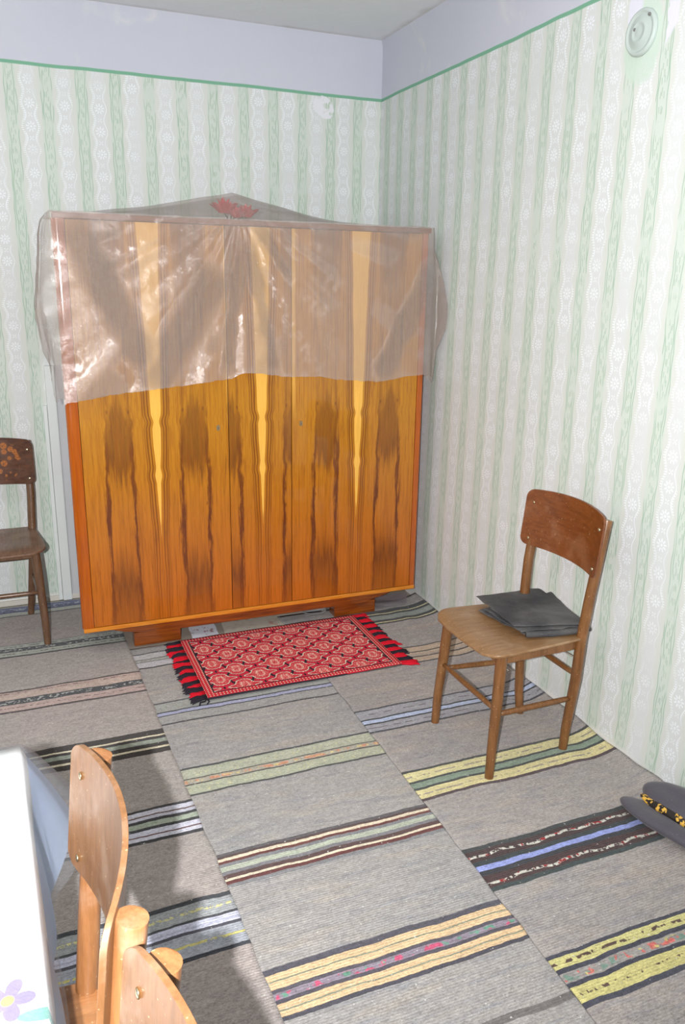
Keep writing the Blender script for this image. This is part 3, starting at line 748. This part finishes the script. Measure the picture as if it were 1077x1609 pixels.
# perimeter samples: left side from back to front, front, right side front to back
per = []
nL, nF = 34, 230
for i in range(nL): per.append(('L', YB+(YF-YB)*i/nL))
for i in range(nF+1): per.append(('F', XL+(XR-XL)*i/nF))
for i in range(1, nL+1): per.append(('R', YF+(YB-YF)*i/nL))
nT = 84
leftoff = [(0.0, 0.0), (0.04, 0.030), (0.12, 0.046), (0.21, 0.054), (0.38, 0.072), (0.55, 0.094), (0.62, 0.084), (0.72, 0.074), (0.82, 0.042), (1.0, 0.034)]
rightoff = [(0.0, 0.0), (0.15, 0.03), (0.35, 0.062), (0.6, 0.070), (0.8, 0.055), (1.0, 0.048)]
vs, fs = [], []
for s, (sd, c) in enumerate(per):
    for j in range(nT+1):
        t = j/nT
        if sd == 'F':
            x, y = c, YF; zb = lerp_tab(hem, c)+0.004*mn.noise(Vector((c*30, 0, 0)))+0.003*mn.noise(Vector((c*90, 3, 0)))
            zt = tent(x, y)
            z = zt+(zb-zt)*t
            # folds fan out from the gather
            dx = c+0.965; dz = 1.86-z
            an = math.atan2(dx, dz+0.03)
            amp = 0.006*min(1, dz/0.08)*math.exp(-abs(an)*0.8)
            y -= 0.002+amp*(1+math.sin(an*26+1.0))+0.004*(1+mn.noise(Vector((x*6, z*5, 1))))*min(1, t*5)
            y -= 0.0022*(1+mn.noise(Vector((x*40, z*34, 5))))*min(1, t*6)
            y -= 0.012*t*t
        elif sd == 'L':
            x, y = XL, c
            k = (c-YB)/(YF-YB)               # 0 at the back, 1 at the front corner
            zb = 1.10+0.25*(1-k)+0.03*mn.noise(Vector((c*14, 1, 1)))
            zt = tent(XL, c); z = zt+(zb-zt)*t
            of = lerp_tab(leftoff, t)*(1 if k < 0.9 else max(0.28, (1-k)/0.1*0.72+0.28)*1.0)
            x -= of*(0.40+0.60*k)*(0.92+0.10*math.sin(c*24+t*3))+0.003*(1+mn.noise(Vector((y*24, z*20, 2))))
            if k > 0.55: y -= 0.10*lerp_tab([(0, 0), (0.2, 0.35), (0.5, 0.6), (0.75, 0.3), (1, 0.1)], t)*(k-0.55)/0.45*max(0, 1-max(0, k-0.9)*8)
        else:
            x, y = XR, c
            k = (c-YB)/(YF-YB)
            zb = 1.145+0.10*(1-k)+0.03*mn.noise(Vector((c*13, 7, 1)))
            zt = tent(XR, c); z = zt+(zb-zt)*t
            of = lerp_tab(rightoff, t)*(1 if k < 0.86 else (1-k)/0.14*0.6+0.4)
            x += min(of*(0.95+0.06*math.sin(c*22)), 0.062)
            if k > 0.6: y -= 0.165*lerp_tab([(0, 0), (0.2, 0.45), (0.5, 0.95), (0.65, 0.9), (0.8, 0.45), (1, 0.35)], t)*math.sin(PI*min(1, (k-0.6)/0.36))*1.0
        vs.append((x-film_o[0], y-film_o[1], z-WZT))
for s in range(len(per)-1):
    for j in range(nT):
        a = s*(nT+1)+j
        # ragged tears along the left hem
        if per[s][0] == 'L' and j > nT-8 and mn.noise(Vector((s*0.9, j*0.25, 3))) > 0.15+0.05*(nT-j): continue
        fs.append((a, a+1, a+nT+2, a+nT+1))
# top surface
base = len(vs); NX, NY = 110, 40
for j in range(NY+1):
    for i in range(NX+1):
        x = XL+(XR-XL)*i/NX; y = YF+(YB-YF)*j/NY
        vs.append((x-film_o[0], y-film_o[1], tent(x, y)-WZT+0.0))
for j in range(NY):
    for i in range(NX):
        k = base+j*(NX+1)+i; fs.append((k, k+1, k+NX+2, k+NX+1))
mesh_obj('film', vs, fs, m_film, film, True)

# ------------------------------------------------------------------ chairs
def worn_wood(name, c1, c2, worn, axis='z', rough=0.38, wf=0.5, coat=0.25):
    M = Mat(name)
    scl = {'z': (10, 10, 1), 'x': (1, 10, 10), 'y': (10, 1, 10)}[axis]
    g = M.noise(8, detail=5, scl=scl, rough=0.65); g2 = M.noise(40, detail=3, scl=scl)
    col = M.mix(g.step(0.3, 0.72), c1, c2)
    col = M.mix(M.noise(9, detail=5).step(0.50, 0.66)*wf, col, worn)
    col = M.mix(M.noise(150, detail=1).step(0.71, 0.76)*0.5, col, C(190, 165, 130))
    col = M.scale_col(col, (g2-0.5)*0.4+1.0)
    M.bump(g2, 0.12, 0.001)
    r = M.noise(6, detail=3)*0.3+(rough-0.13)
    return M.out(col, r, 0.45, **{'Coat Weight': coat, 'Coat Roughness': 0.2})
def bolt_set(parent, pts, mat):
    for p in pts:
        bm = bmesh.new()
        bmesh.ops.create_uvsphere(bm, u_segments=14, v_segments=8, radius=0.0065, matrix=Matrix.Translation(p) @ Matrix.Diagonal((0.45, 1, 1, 1)))
        bm_obj('bolt', bm, mat, parent, True)
m_bolt = Mat('bolt_brass').out(C(205, 195, 165), 0.28, 0.5, Metallic=1.0)
m_rod = Mat('rod_steel').out(C(120, 112, 104), 0.45, 0.5, Metallic=0.8)
def chair(name, loc, rz, mats, label, group=None, bf=(-0.165, 0.135), zt=0.885, ptop=0.872, board_h=0.205, rod=True, apron=True, sw=(0.205, 0.18), seat_z=0.462, board_half=0.213, post_y=0.183, low_cut=0.0, post_r=0.0175, post_x=0.0):
    """local +x is the front of the chair"""
    root = empty(name, loc, rz, label=label, cat='chair', group=group)
    mleg, mseat, mback = mats
    # seat: saddled plywood, rounded corners
    bm = bmesh.new()
    x0, x1 = -0.188, 0.200
    n = 26; cols = []
    for i in range(n+1):
        f = i/n; x = x0+(x1-x0)*f
        hw = sw[1]+(sw[0]-sw[1])*min(1, f*1.25)
        cr = 0.055 if x > x1-0.055 else 0
        if x > x1-0.055: dd = (x-(x1-0.055)); hw -= 0.055-math.sqrt(max(0, 0.055**2-dd*dd))
        if x < x0+0.03: dd = (x0+0.03)-x; hw -= 0.03-math.sqrt(max(0, 0.03**2-dd*dd))
        cols.append((x, -hw, hw))
    def sf(u, v, s):
        fx = u+0.016*(1-(v/0.21)**2)*(1 if u > 0.12 else 0)*((u-0.12)/0.08)
        dip = 0.010*math.exp(-((u-0.0)/0.11)**2-(v/0.12)**2); edge = -0.010*max(0, (u-0.14)/0.06)**2
        return Vector((fx, v, seat_z-dip+edge-(0.009 if s else 0)))
    plate(bm, cols, sf, 14)
    bm_obj('seat', bm, mseat, root, True)
    sm = [o for o in bpy.data.objects if o.parent == root][-1]
    # legs and back posts
    for s in (1, -1):
        bm = bmesh.new(); tube(bm, [(0.175, s*0.190, 0.0085), (0.171, s*0.188, 0.12), (0.155, s*0.178, 0.33), (0.148, s*0.172, seat_z-0.012)], [0.0150, 0.0165, 0.0195, 0.0195], 16)
        bm_obj('leg', bm, mleg, root, True)
    for s in (1, -1):
        bm = bmesh.new(); tube(bm, [(bf[0], s*bf[1], 0.0085), (bf[0]+0.004, s*(bf[1]+0.01), 0.10), (-0.166, s*(bf[1]+0.030), 0.30), (-0.168, s*(post_y-0.012), 0.46), (-0.180-post_x, s*(post_y-0.004), 0.62), (-0.212-post_x, s*post_y, ptop-0.002), (-0.2125-post_x, s*post_y, ptop)], [0.0150, 0.0165, 0.0185, 0.0185, 0.0180, post_r-0.0002, post_r-0.001], 20)
        bm_obj('back_post', bm, mleg, root, True)
    # apron under the seat
    bm = bmesh.new(); az0, az1 = seat_z-0.046, seat_z-0.013
    def bar(p, q, th=0.009):
        p, q = Vector(p), Vector(q); d = (q-p).normalized(); nn = Vector((-d.y, d.x, 0))*th
        v8 = [bm.verts.new(Vector((w_.x, w_.y, z))) for z in (az0, az1) for w_ in (p-nn, q-nn, q+nn, p+nn)]
        for f in ((0, 1, 2, 3), (4, 5, 6, 7), (0, 1, 5, 4), (1, 2, 6, 5), (2, 3, 7, 6), (3, 0, 4, 7)): bm.faces.new([v8[k] for k in f])
    bar((0.150, -0.165, 0), (0.150, 0.165, 0)); bar((-0.165, -0.150, 0), (-0.165, 0.150, 0))
    bar((0.142, 0.170, 0), (-0.160, 0.158, 0)); bar((0.142, -0.170, 0), (-0.160, -0.158, 0))
    bm_obj('apron', bm, mleg, root)
    # stretchers
    for p, q in (((0.163, -0.178, 0.255), (0.163, 0.178, 0.255)), ((0.157, 0.178, 0.235), (-0.165, 0.158, 0.225)), ((0.157, -0.178, 0.235), (-0.165, -0.158, 0.225)), ((-0.166, -0.160, 0.315), (-0.166, 0.160, 0.315))):
        bm = bmesh.new(); P, Q = Vector(p), Vector(q); tube(bm, [P, P.lerp(Q, 0.15), P.lerp(Q, 0.5), P.lerp(Q, 0.85), Q], [0.0075, 0.0095, 0.0105, 0.0095, 0.0075], 12)
        bm_obj('stretcher', bm, mleg, root, True)
    if rod:
        bm = bmesh.new(); tube(bm, [(-0.120, -0.190, 0.395), (-0.120, 0.190, 0.405)], 0.0022, 8)
        tag(bm_obj('tie_rod', bm, m_rod, root, True), label='thin steel rod')
        bm = bmesh.new(); tube(bm, [(0.130, -0.190, 0.405), (0.130, 0.190, 0.395)], 0.0022, 8)
        tag(bm_obj('tie_rod', bm, m_rod, root, True), label='thin steel rod')
    # curved plywood backrest
    bm = bmesh.new(); zb = zt-board_h
    cols = rounded_cols(board_half, zb, zt, 0.028, 7, 22)
    def bf_(u, v, s):
        sag = 0.048*(1-(u/board_half)**2)
        lean = -(v-zb)*0.10
        vv = v+(0.012*(1-(u/board_half)**2)*(1 if v > (zb+zt)/2 else -low_cut))
        return Vector((-0.168-sag+lean+0.012-(0.0085 if s else 0), u, vv))
    plate(bm, cols, bf_, 8)
    br = bm_obj('backrest', bm, mback, root, True)
    yb_ = post_y
    def bp(z): 
        p = bf_(yb_, z, 0); return p.x+0.001
    bolt_set(br, [Vector((bp(z), s*yb_*0.99, z)) for s in (1, -1) for z in (zb+0.026, zt-0.045)], m_bolt)
    for o in root.children:
        if o.name.split('.')[0] in ('seat', 'backrest'):
            md = o.modifiers.new('edge', 'BEVEL'); md.width = 0.002; md.segments = 2; md.limit_method = 'ANGLE'; md.angle_limit = math.radians(50)
    for o in root.children:
        if o.type == 'MESH' and o.name.split('.')[0] in ('seat', 'backrest', 'leg', 'back_post'):
            o.data.set_sharp_from_angle(angle=math.radians(42))
    return root
mr = (worn_wood('chair_leg_brown', C(124, 82, 44), C(98, 62, 30), C(140, 100, 62)), worn_wood('chair_seat_brown', C(146, 112, 78), C(124, 90, 56), C(164, 138, 108), 'x'), worn_wood('chair_back_red_brown', C(120, 66, 30), C(98, 50, 20), C(140, 96, 68), 'y', wf=0.45))
chair('wooden_chair', (-0.33, -1.945, 0.0), PI, mr, 'worn brown wooden chair by the right wall with a black cloth on its seat')
# left chair, with a stencilled garland on the backrest
def garland_back():
    M = Mat('chair_back_dark_garland')
    g = M.noise(7, detail=5, scl=(10, 1, 10)); col = M.mix(g.step(0.3, 0.7), C(98, 62, 44), C(70, 42, 32))
    col = M.mix(M.noise(8, detail=4).step(0.5, 0.7)*0.3, col, C(120, 96, 84))
    u = M.y; z = M.z-0.785
    env = ((u.abs()-0.085)/0.060); e2 = z/0.085
    inside = (env*env+e2*e2+(M.noise(45, detail=3)-0.5)*1.6).step(1.15, 0.95)
    v1 = M.voro(30); leaf = v1.step(0.50, 0.40)
    lines = M.voro(70, 'DISTANCE_TO_EDGE').step(0.02, 0.07)
    col = M.mix(inside*leaf*lines*0.9, col, C(176, 106, 50))
    M.bump(g, 0.08, 0.001)
    return M.out(col, 0.25, 0.5, **{'Coat Weight': 0.6, 'Coat Roughness': 0.1})
ml = (worn_wood('chair_leg_dark', C(112, 82, 60), C(86, 60, 42), C(134, 106, 82)), worn_wood('chair_seat_dark', C(124, 92, 70), C(98, 70, 52), C(142, 118, 98), 'x'), garland_back())
chair('wooden_chair', (-2.02, -0.362, 0.0), -PI/2, ml, 'dark brown wooden chair with flower garland backrest, against the back wall left of the wardrobe', bf=(-0.215, 0.130), rod=False, zt=0.878, sw=(0.218, 0.18), board_half=0.205)
mf = (worn_wood('chair_post_honey', C(146, 100, 62), C(122, 80, 46), C(160, 128, 104), wf=0.6), worn_wood('chair_seat_honey', C(150, 102, 62), C(128, 84, 48), C(170, 130, 92), 'x'), worn_wood('chair_back_honey', C(128, 90, 58), C(108, 74, 44), C(146, 122, 102), 'z', wf=0.6))
chair('wooden_chair', (-2.014, -3.146, 0.0), PI, mf, 'honey brown wooden chair at the table in the foreground, farther of the two tucked in', rod=False, zt=0.900, ptop=0.886, board_h=0.218, post_r=0.0205, post_y=0.180, post_x=0.004)
chair('wooden_chair', (-1.990, -3.583, 0.0), PI, mf, 'honey brown wooden chair at the table, the nearer one cut off by the bottom edge', rod=False, zt=0.900, ptop=0.886, board_h=0.218, post_r=0.0205, post_y=0.180, post_x=0.004)

# ------------------------------------------------------------------ black folded cloth on the right chair
M = Mat('black_felt')
col = M.mix(M.noise(5, detail=4).step(0.35, 0.7), C(62, 62, 64), C(96, 95, 94)); col = M.mix(M.noise(300, detail=1).step(0.68, 0.75)*0.35, col, C(140, 140, 140))
M.bump(M.noise(30, detail=5)*2, 0.4, 0.004); m_black = M.out(col, 0.7, 0.2)
cl = empty('folded_cloth', (-0.235, -1.88, 0.4625), label='black cloth folded into a flat pad on the seat of the right chair', cat='cloth')
def folded(corners, z0, z1, seed, nm, fold_edge=None):
    # corners: four xy points in order; thin soft slab with wavy edges
    n = 22; g = {}
    bm = bmesh.new()
    A, B, Cc, D = [Vector((c[0], c[1], 0)) for c in corners]
    for s in (0, 1):
        for i in range(n+1):
            for j in range(n+1):
                u, v = i/n, j/n
                p = A*(1-u)*(1-v)+B*u*(1-v)+Cc*u*v+D*(1-u)*v
                ed = min(u, 1-u, v, 1-v)
                wv = 0.004*mn.noise(Vector((p.x*30, p.y*30, seed)))
                if v < 0.001: p = p+(A-D).normalized()*0.006*mn.noise(Vector((u*12, seed, 0)))
                if u < 0.001: p = p+(A-B).normalized()*0.008*mn.noise(Vector((v*10, seed, 4)))
                th = (z1-z0)*(0.5+0.5*min(1, ed*9))
                zm = (z0+z1)/2+wv*1.0+0.0035*mn.noise(Vector((p.x*12, p.y*12, seed+4)))
                g[s, i, j] = bm.verts.new((p.x, p.y, zm+(th/2 if s else -th/2)))
    for s in (0, 1):
        for i in range(n):
            for j in range(n):
                f = (g[s, i, j], g[s, i+1, j], g[s, i+1, j+1], g[s, i, j+1]); bm.faces.new(f if s else tuple(reversed(f)))
    for i in range(n):
        for j in (0, n): bm.faces.new((g[0, i, j], g[0, i+1, j], g[1, i+1, j], g[1, i, j]))
        for j in (0, n): bm.faces.new((g[0, j, i], g[0, j, i+1], g[1, j, i+1], g[1, j, i]))
    o = bm_obj(nm, bm, m_black, cl, True)
    md = o.modifiers.new('soft', 'SUBSURF'); md.levels = 1; md.render_levels = 1
    return o
def wcl(pts): return [(x+0.235, y+1.88) for x, y in pts]
folded(wcl([(-0.345, -2.055), (-0.125, -2.085), (-0.055, -1.76), (-0.385, -1.81)]), 0.001, 0.011, 1, 'cloth_fold')
folded(wcl([(-0.360, -2.045), (-0.120, -2.085), (-0.040, -1.775), (-0.378, -1.83)]), 0.012, 0.022, 2, 'cloth_fold')
folded(wcl([(-0.372, -2.018), (-0.118, -2.095), (-0.075, -1.745), (-0.352, -1.735)]), 0.023, 0.032, 3, 'cloth_fold')
bm = bmesh.new()                             # rolled front fold
tube(bm, [(-0.350+0.235, -2.062+1.88, 0.012), (-0.26+0.235, -2.088+1.88, 0.013), (-0.17+0.235, -2.098+1.88, 0.014), (-0.118+0.235, -2.098+1.88, 0.013)], [0.010, 0.0115, 0.011, 0.009], 12)
bm_obj('rolled_edge', bm, m_black, cl, True)

# ------------------------------------------------------------------ dark cap on the rug at the right
M = Mat('cap_felt')
col = M.mix(M.noise(12, detail=4), C(84, 80, 88), C(68, 66, 74)); col = M.mix(M.noise(260, detail=1).step(0.70, 0.76)*0.5, col, C(130, 130, 135))
M.bump(M.noise(90, detail=3), 0.3, 0.002); m_cap = M.out(col, 0.6, 0.3, **{'Sheen Weight': 0.2})
M = Mat('cap_inside')
gold = M.noise(90, detail=3).gt(0.50)*M.noise(22, detail=1).gt(0.40)
col = M.mix(gold, C(38, 32, 28), C(214, 168, 70)); m_capin = M.out(col, 0.5, 0.4)
cp = empty('felt_cap', (-0.125, -2.545, 0.012), rz=math.radians(-12), label='dark grey felt cap with gold marks inside, lying flat on the rug by the wall', cat='cap')
def leaf_body(name, cx, cy, z0, lx, ly, hz, rot, mat, tilt=0.0, seed=0, lat=0.0):
    bm = bmesh.new(); nu, nv = 40, 18; rings = []
    R_ = Matrix.Rotation(rot, 3, 'Z') @ Matrix.Rotation(tilt, 3, 'X')
    top = None
    for j in range(1, nv):
        ph = PI*j/nv
        ring = []
        for i in range(nu):
            th = 2*PI*i/nu
            c, s_ = math.cos(th), math.sin(th)
            px = abs(c)**0.62*math.copysign(1, c)*lx*math.sin(ph)**0.75
            py = s_*ly*math.sin(ph)**0.75*(1+0.25*c)
            pz = math.cos(ph)*hz*(1-0.25*abs(c))
            v = Vector((px, py, max(pz, -hz*0.75)))
            v += Vector((0, 0, 0.004*mn.noise(v*18+Vector((seed, 0, 0)))))
            v = R_ @ v + Vector((cx, cy, z0))
            ring.append(bm.verts.new(v))
        rings.append(ring)
    for a, b in zip(rings, rings[1:]):
        for i in range(nu): bm.faces.new((a[i], a[(i+1) % nu], b[(i+1) % nu], b[i]))
    bm.faces.new(rings[0]); bm.faces.new(list(reversed(rings[-1])))
    return bm_obj(name, bm, mat, cp, True)
leaf_body('cap_crown', 0.056, -0.006, 0.050, 0.150, 0.072, 0.040, math.radians(-66), m_cap, 0.12, 1)
leaf_body('cap_band', -0.016, -0.044, 0.030, 0.172, 0.062, 0.024, math.radians(-62), m_cap, -0.12, 2)
leaf_body('cap_lining', 0.008, -0.020, 0.050, 0.120, 0.030, 0.016, math.radians(-65), m_capin, 0.0, 3)

# ------------------------------------------------------------------ round cover on the right wall
cv = empty('round_wall_cover', (0.0, -1.918, 2.345), label='round painted junction box cover high on the right wall', cat='wall cover')
m_cover = plain('cover_paint', C(186, 196, 192), C(174, 188, 182), 9, 0.45, 0.15)
bm = bmesh.new()
prof = [(0.0, 0.066), (0.010, 0.066), (0.016, 0.062), (0.017, 0.056), (0.013, 0.053), (0.014, 0.048), (0.020, 0.030), (0.022, 0.026), (0.019, 0.023), (0.021, 0.012), (0.022, 0.0005)]
rings = []
for h_, r_ in prof: rings.append([bm.verts.new((-h_-0.001, math.cos(2*PI*k/40)*r_, math.sin(2*PI*k/40)*r_)) for k in range(40)])
for a, b in zip(rings, rings[1:]):
    for k in range(40): bm.faces.new((a[k], a[(k+1) % 40], b[(k+1) % 40], b[k]))
bm.faces.new(rings[0]); bm.faces.new(list(reversed(rings[-1])))
bm_obj('cover_disc', bm, m_cover, cv, True)
m_dk = plain('screw_grey', C(120, 120, 116), C(100, 100, 98), 20, 0.5)
for dy, dz in ((-0.040, 0.038), (0.018, 0.010)):
    bm = bmesh.new(); bmesh.ops.create_uvsphere(bm, u_segments=10, v_segments=6, radius=0.005, matrix=Matrix.Translation((-0.020, dy, dz)))
    bm_obj('screw', bm, m_dk, cv, True)

# ------------------------------------------------------------------ things under the wardrobe
def sheet_of(name, pts, z, mat, label, cat, seed, wav=0.004):
    A, B, Cc, D = [Vector((p[0], p[1], 0)) for p in pts]; c = (A+B+Cc+D)/4
    n = 20; vs, fs = [], []
    for s in (1, 0):
        for i in range(n+1):
            for j in range(n+1):
                u, v = i/n, j/n; p = A*(1-u)*(1-v)+B*u*(1-v)+Cc*u*v+D*(1-u)*v
                q = p+Vector((mn.noise(Vector((p.x*14, p.y*14, seed)))*0.006, mn.noise(Vector((p.x*14, p.y*14, seed+7)))*0.006, 0))
                vs.append((q.x-c.x, q.y-c.y, 0.0008+wav*(0.5+0.5*mn.noise(Vector((p.x*16, p.y*16, seed+3))))+(0.0008 if s else 0)))
    N = (n+1)**2
    for i in range(n):
        for j in range(n):
            k = i*(n+1)+j; fs.append((k, k+n+1, k+n+2, k+1)); k += N; fs.append((k, k+1, k+n+2, k+n+1))
    o = mesh_obj(name, vs, fs, mat, smooth=True, loc=(c.x, c.y, z)); return tag(o, label=label, cat=cat)
M = Mat('printed_flyer')
red = M.noise(38, detail=4).step(0.55, 0.62)*(M.x*M.x*200+M.y*M.y*260).step(1.2, 0.5)
m_fly = M.out(M.mix(red*0.7, C(226, 226, 234), C(150, 84, 84)), 0.5, 0.3)
M = Mat('old_newspaper')
pr = M.noise(30, detail=5, scl=(1, 3, 1)).step(0.5, 0.62)
col = M.mix(pr*0.35, C(196, 186, 172), C(140, 130, 122)); col = M.mix(M.noise(9, detail=3).step(0.60, 0.66)*0.5, col, C(176, 96, 84))
m_news = M.out(col, 0.7, 0.2)
sheet_of('paper_flyer', [(-1.205, -0.700), (-1.080, -0.695), (-1.075, -0.560), (-1.20, -0.555)], 0.002, m_fly, 'small white flyer with red print under the wardrobe beside its left leg', 'paper', 1)
sheet_of('newspaper_sheet', [(-1.06, -0.735), (-0.66, -0.700), (-0.53, -0.50), (-1.03, -0.50)], 0.002, m_news, 'old beige newspaper lying under the middle of the wardrobe', 'newspaper', 2, 0.003)
# clear plastic dish beside the right block leg
M = Mat('clear_dish'); m_dish = M.out(C(232, 232, 230), 0.12, 0.5, **{'Transmission Weight': 0.45})
dsh = empty('plastic_dish', (-0.575, -0.60, 0.004), label='shallow clear plastic dish beside the right leg under the wardrobe', cat='dish')
bm = bmesh.new(); rings = []
for r_, z_ in ((0.0005, 0.002), (0.045, 0.002), (0.060, 0.016), (0.066, 0.018), (0.066, 0.0195), (0.059, 0.018), (0.044, 0.0045), (0.0005, 0.0045)):
    rings.append([bm.verts.new((math.cos(2*PI*k/32)*r_, math.sin(2*PI*k/32)*r_, z_)) for k in range(32)])
for a, b in zip(rings, rings[1:]):
    for k in range(32): bm.faces.new((a[k], a[(k+1) % 32], b[(k+1) % 32], b[k]))
bm_obj('dish_body', bm, m_dish, dsh, True)
m_film2 = film_material('plastic_film_floor', 0.25, 0.14, 0.9)
sheet_of('plastic_scrap', [(-0.27, -0.695), (-0.10, -0.690), (-0.03, -0.56), (-0.30, -0.52)], 0.014, m_film2, 'scrap of clear plastic on the floor at the right end of the wardrobe', 'plastic scrap', 5, 0.012)

# ------------------------------------------------------------------ table with white oilcloth and plastic cover
TX0, TX1, TY0, TY1, TZ = -2.75, -1.905, -4.00, -2.645, 0.72
tb = empty('dining_table', ((TX0+TX1)/2, (TY0+TY1)/2, 0.0), rz=0.034, label='dining table at the lower left, hidden under a white flowered cloth', cat='table')
tcx, tcy = (TX0+TX1)/2, (TY0+TY1)/2
m_tw = solid_wood('table_wood', C(120, 74, 40), C(96, 56, 28), 0.4, 0.2)
bm = bmesh.new(); box(bm, TX0+0.006-tcx, TX1-0.006-tcx, TY0+0.006-tcy, TY1-0.006-tcy, TZ-0.028, TZ-0.003, 0.004); bm_obj('tabletop', bm, m_tw, tb)
bm = bmesh.new()
for a in ((TX0+0.06, TX1-0.06, TY0+0.06, TY0+0.08), (TX0+0.06, TX1-0.06, TY1-0.08, TY1-0.06), (TX0+0.06, TX0+0.08, TY0+0.08, TY1-0.08), (TX1-0.08, TX1-0.06, TY0+0.08, TY1-0.08)):
    box(bm, a[0]-tcx, a[1]-tcx, a[2]-tcy, a[3]-tcy, TZ-0.12, TZ-0.028)
bm_obj('table_apron', bm, m_tw, tb)
for sx in (-1, 1):
    for sy in (-1, 1):
        lx, ly = sx*((TX1-TX0)/2-0.075), sy*((TY1-TY0)/2-0.075)
        bm = bmesh.new(); tube(bm, [(lx, ly, 0.0085), (lx, ly, TZ-0.03)], [0.017, 0.026], 4); bm_obj('leg', bm, m_tw, tb)
M = Mat('white_oilcloth')
# printed violets: purple petals, yellow centre, teal leaves
FX, FY = 0.40, 0.0
def flower_print(col, cx, cy, sc, ph):
    dx = M.x-cx; dy = M.y-cy
    r = (dx*dx+dy*dy).sqrt()/sc; th = dy.atan2(dx)
    pet = (r-(((th*2.5+ph).cos().abs())*0.55+0.40)).step(0.04, -0.04)
    lx1 = (dx-sc*1.1)/(sc*0.75); ly1 = (dy+sc*1.0)/(sc*0.30)
    lf = ((lx1+ly1*0.5)*(lx1+ly1*0.5)+ly1*ly1).step(1.1, 0.9)
    lx2 = (dx+sc*0.9)/(sc*0.3); ly2 = (dy+sc*1.3)/(sc*0.7)
    lf2 = (lx2*lx2+ly2*ly2).step(1.1, 0.9)
    col = M.mix(lf.max(lf2)*0.9, col, C(70, 168, 150))
    col = M.mix(pet*0.9, col, M.mix(M.noise(60, detail=2), C(84, 62, 160), C(112, 92, 186)))
    return M.mix(r.step(0.26, 0.20), col, C(200, 160, 70))
col = M.mix(M.noise(3, detail=2), C(232, 231, 226), C(226, 226, 222))
for (cx, cy, sc, ph) in ((0.384, 0.078, 0.036, 0.3), (0.15, 0.35, 0.03, 1.2), (-0.1, -0.05, 0.03, 2.2), (0.10, -0.35, 0.03, 0.9), (-0.3, 0.3, 0.03, 0.1)):
    col = flower_print(col, cx, cy, sc, ph)
M.bump(M.noise(9, detail=3)*2, 0.3, 0.006); m_cloth = M.out(col, 0.45, 0.35)
def tablecloth(name, mat, z_off, drop, flare, label, cat, seed, cornerflare=0.0, thick=0.0012, x1=TX1, y1=TY1):
    # perimeter walk with skirt; corner folds stick out diagonally
    o_ = empty(name, (tcx, tcy, TZ), rz=0.034, label=label, cat=cat)
    e = 0.003+z_off
    x0_, x1_, y0_, y1_ = TX0-e, x1+e, TY0-e, y1+e
    bm = bmesh.new()
    n = 46; top = {}
    for i in range(n+1):
        for j in range(n+1):
            x = x0_+(x1_-x0_)*i/n; y = y0_+(y1_-y0_)*j/n
            top[i, j] = bm.verts.new((x-tcx, y-tcy, z_off+0.0012*(1+mn.noise(Vector((x*4, y*4, seed))))))
    for i in range(n):
        for j in range(n): bm.faces.new((top[i, j], top[i+1, j], top[i+1, j+1], top[i, j+1]))
    ring = [(i, 0) for i in range(n)]+[(n, j) for j in range(n)]+[(i, n) for i in range(n, 0, -1)]+[(0, j) for j in range(n, 0, -1)]
    def nrm(i, j):
        v = Vector((0, 0, 0))
        if j == 0: v.y -= 1
        if j == n: v.y += 1
        if i == 0: v.x -= 1
        if i == n: v.x += 1
        return v.normalized()
    prev = [top[r] for r in ring]; P0 = [v.co.copy() for v in prev]
    L = 14
    for l in range(1, L+1):
        t = l/L; cur = []
        for k, (i, j) in enumerate(ring):
            nn = nrm(i, j)
            dc = min(min(i, n-i)*(x1_-x0_)/n if j in (0, n) else 9, min(j, n-j)*(y1_-y0_)/n if i in (0, n) else 9)
            cf = max(0.0, 1-dc/0.16)
            # near a corner, lean along the diagonal
            cn = Vector((1 if i > n/2 else -1, 1 if j > n/2 else -1, 0)).normalized()
            dirv = nn.lerp(cn, cf**1.5*0.8)
            out = flare*math.sin(t*PI/2)*(0.5+0.5*mn.noise(Vector((k*0.22, seed, 0))))+cornerflare*cf*t+0.006*min(1, t*6)
            co = P0[k]+dirv*out; dz = drop*t*(1-0.10*cf)
            co.z = P0[k].z-dz-0.0
            cur.append(bm.verts.new(co))
        m = len(ring)
        for k in range(m): bm.faces.new((prev[k], prev[(k+1) % m], cur[(k+1) % m], cur[k]))
        prev = cur
    ob = bm_obj(cat.split()[-1]+'_fabric' if cat == 'tablecloth' else 'cover_film', bm, mat, o_, True)
    return ob
tablecloth('tablecloth', m_cloth, 0.004, 0.20, 0.010, 'white oilcloth with violet flower print hanging over the table edge', 'tablecloth', 3, 0.045)
m_blue = plain('pale_blue_cloth', C(176, 190, 214), C(164, 180, 206), 8, 0.6, 0.3, 30, 0.003)
tablecloth('tablecloth', m_blue, 0.0, 0.235, 0.032, 'pale blue undercloth whose corner sticks out below the white flowered oilcloth', 'tablecloth', 5, 0.100)
m_film3 = film_material('plastic_cover', 0.12, 0.15, 0.5, dcol=C(200, 205, 215), tint=(0.95, 0.96, 0.98, 1))
tablecloth('plastic_table_cover', m_film3, 0.008, 0.245, 0.036, 'clear plastic cover laid over the white tablecloth, hanging lower', 'plastic cover', 8, 0.14)
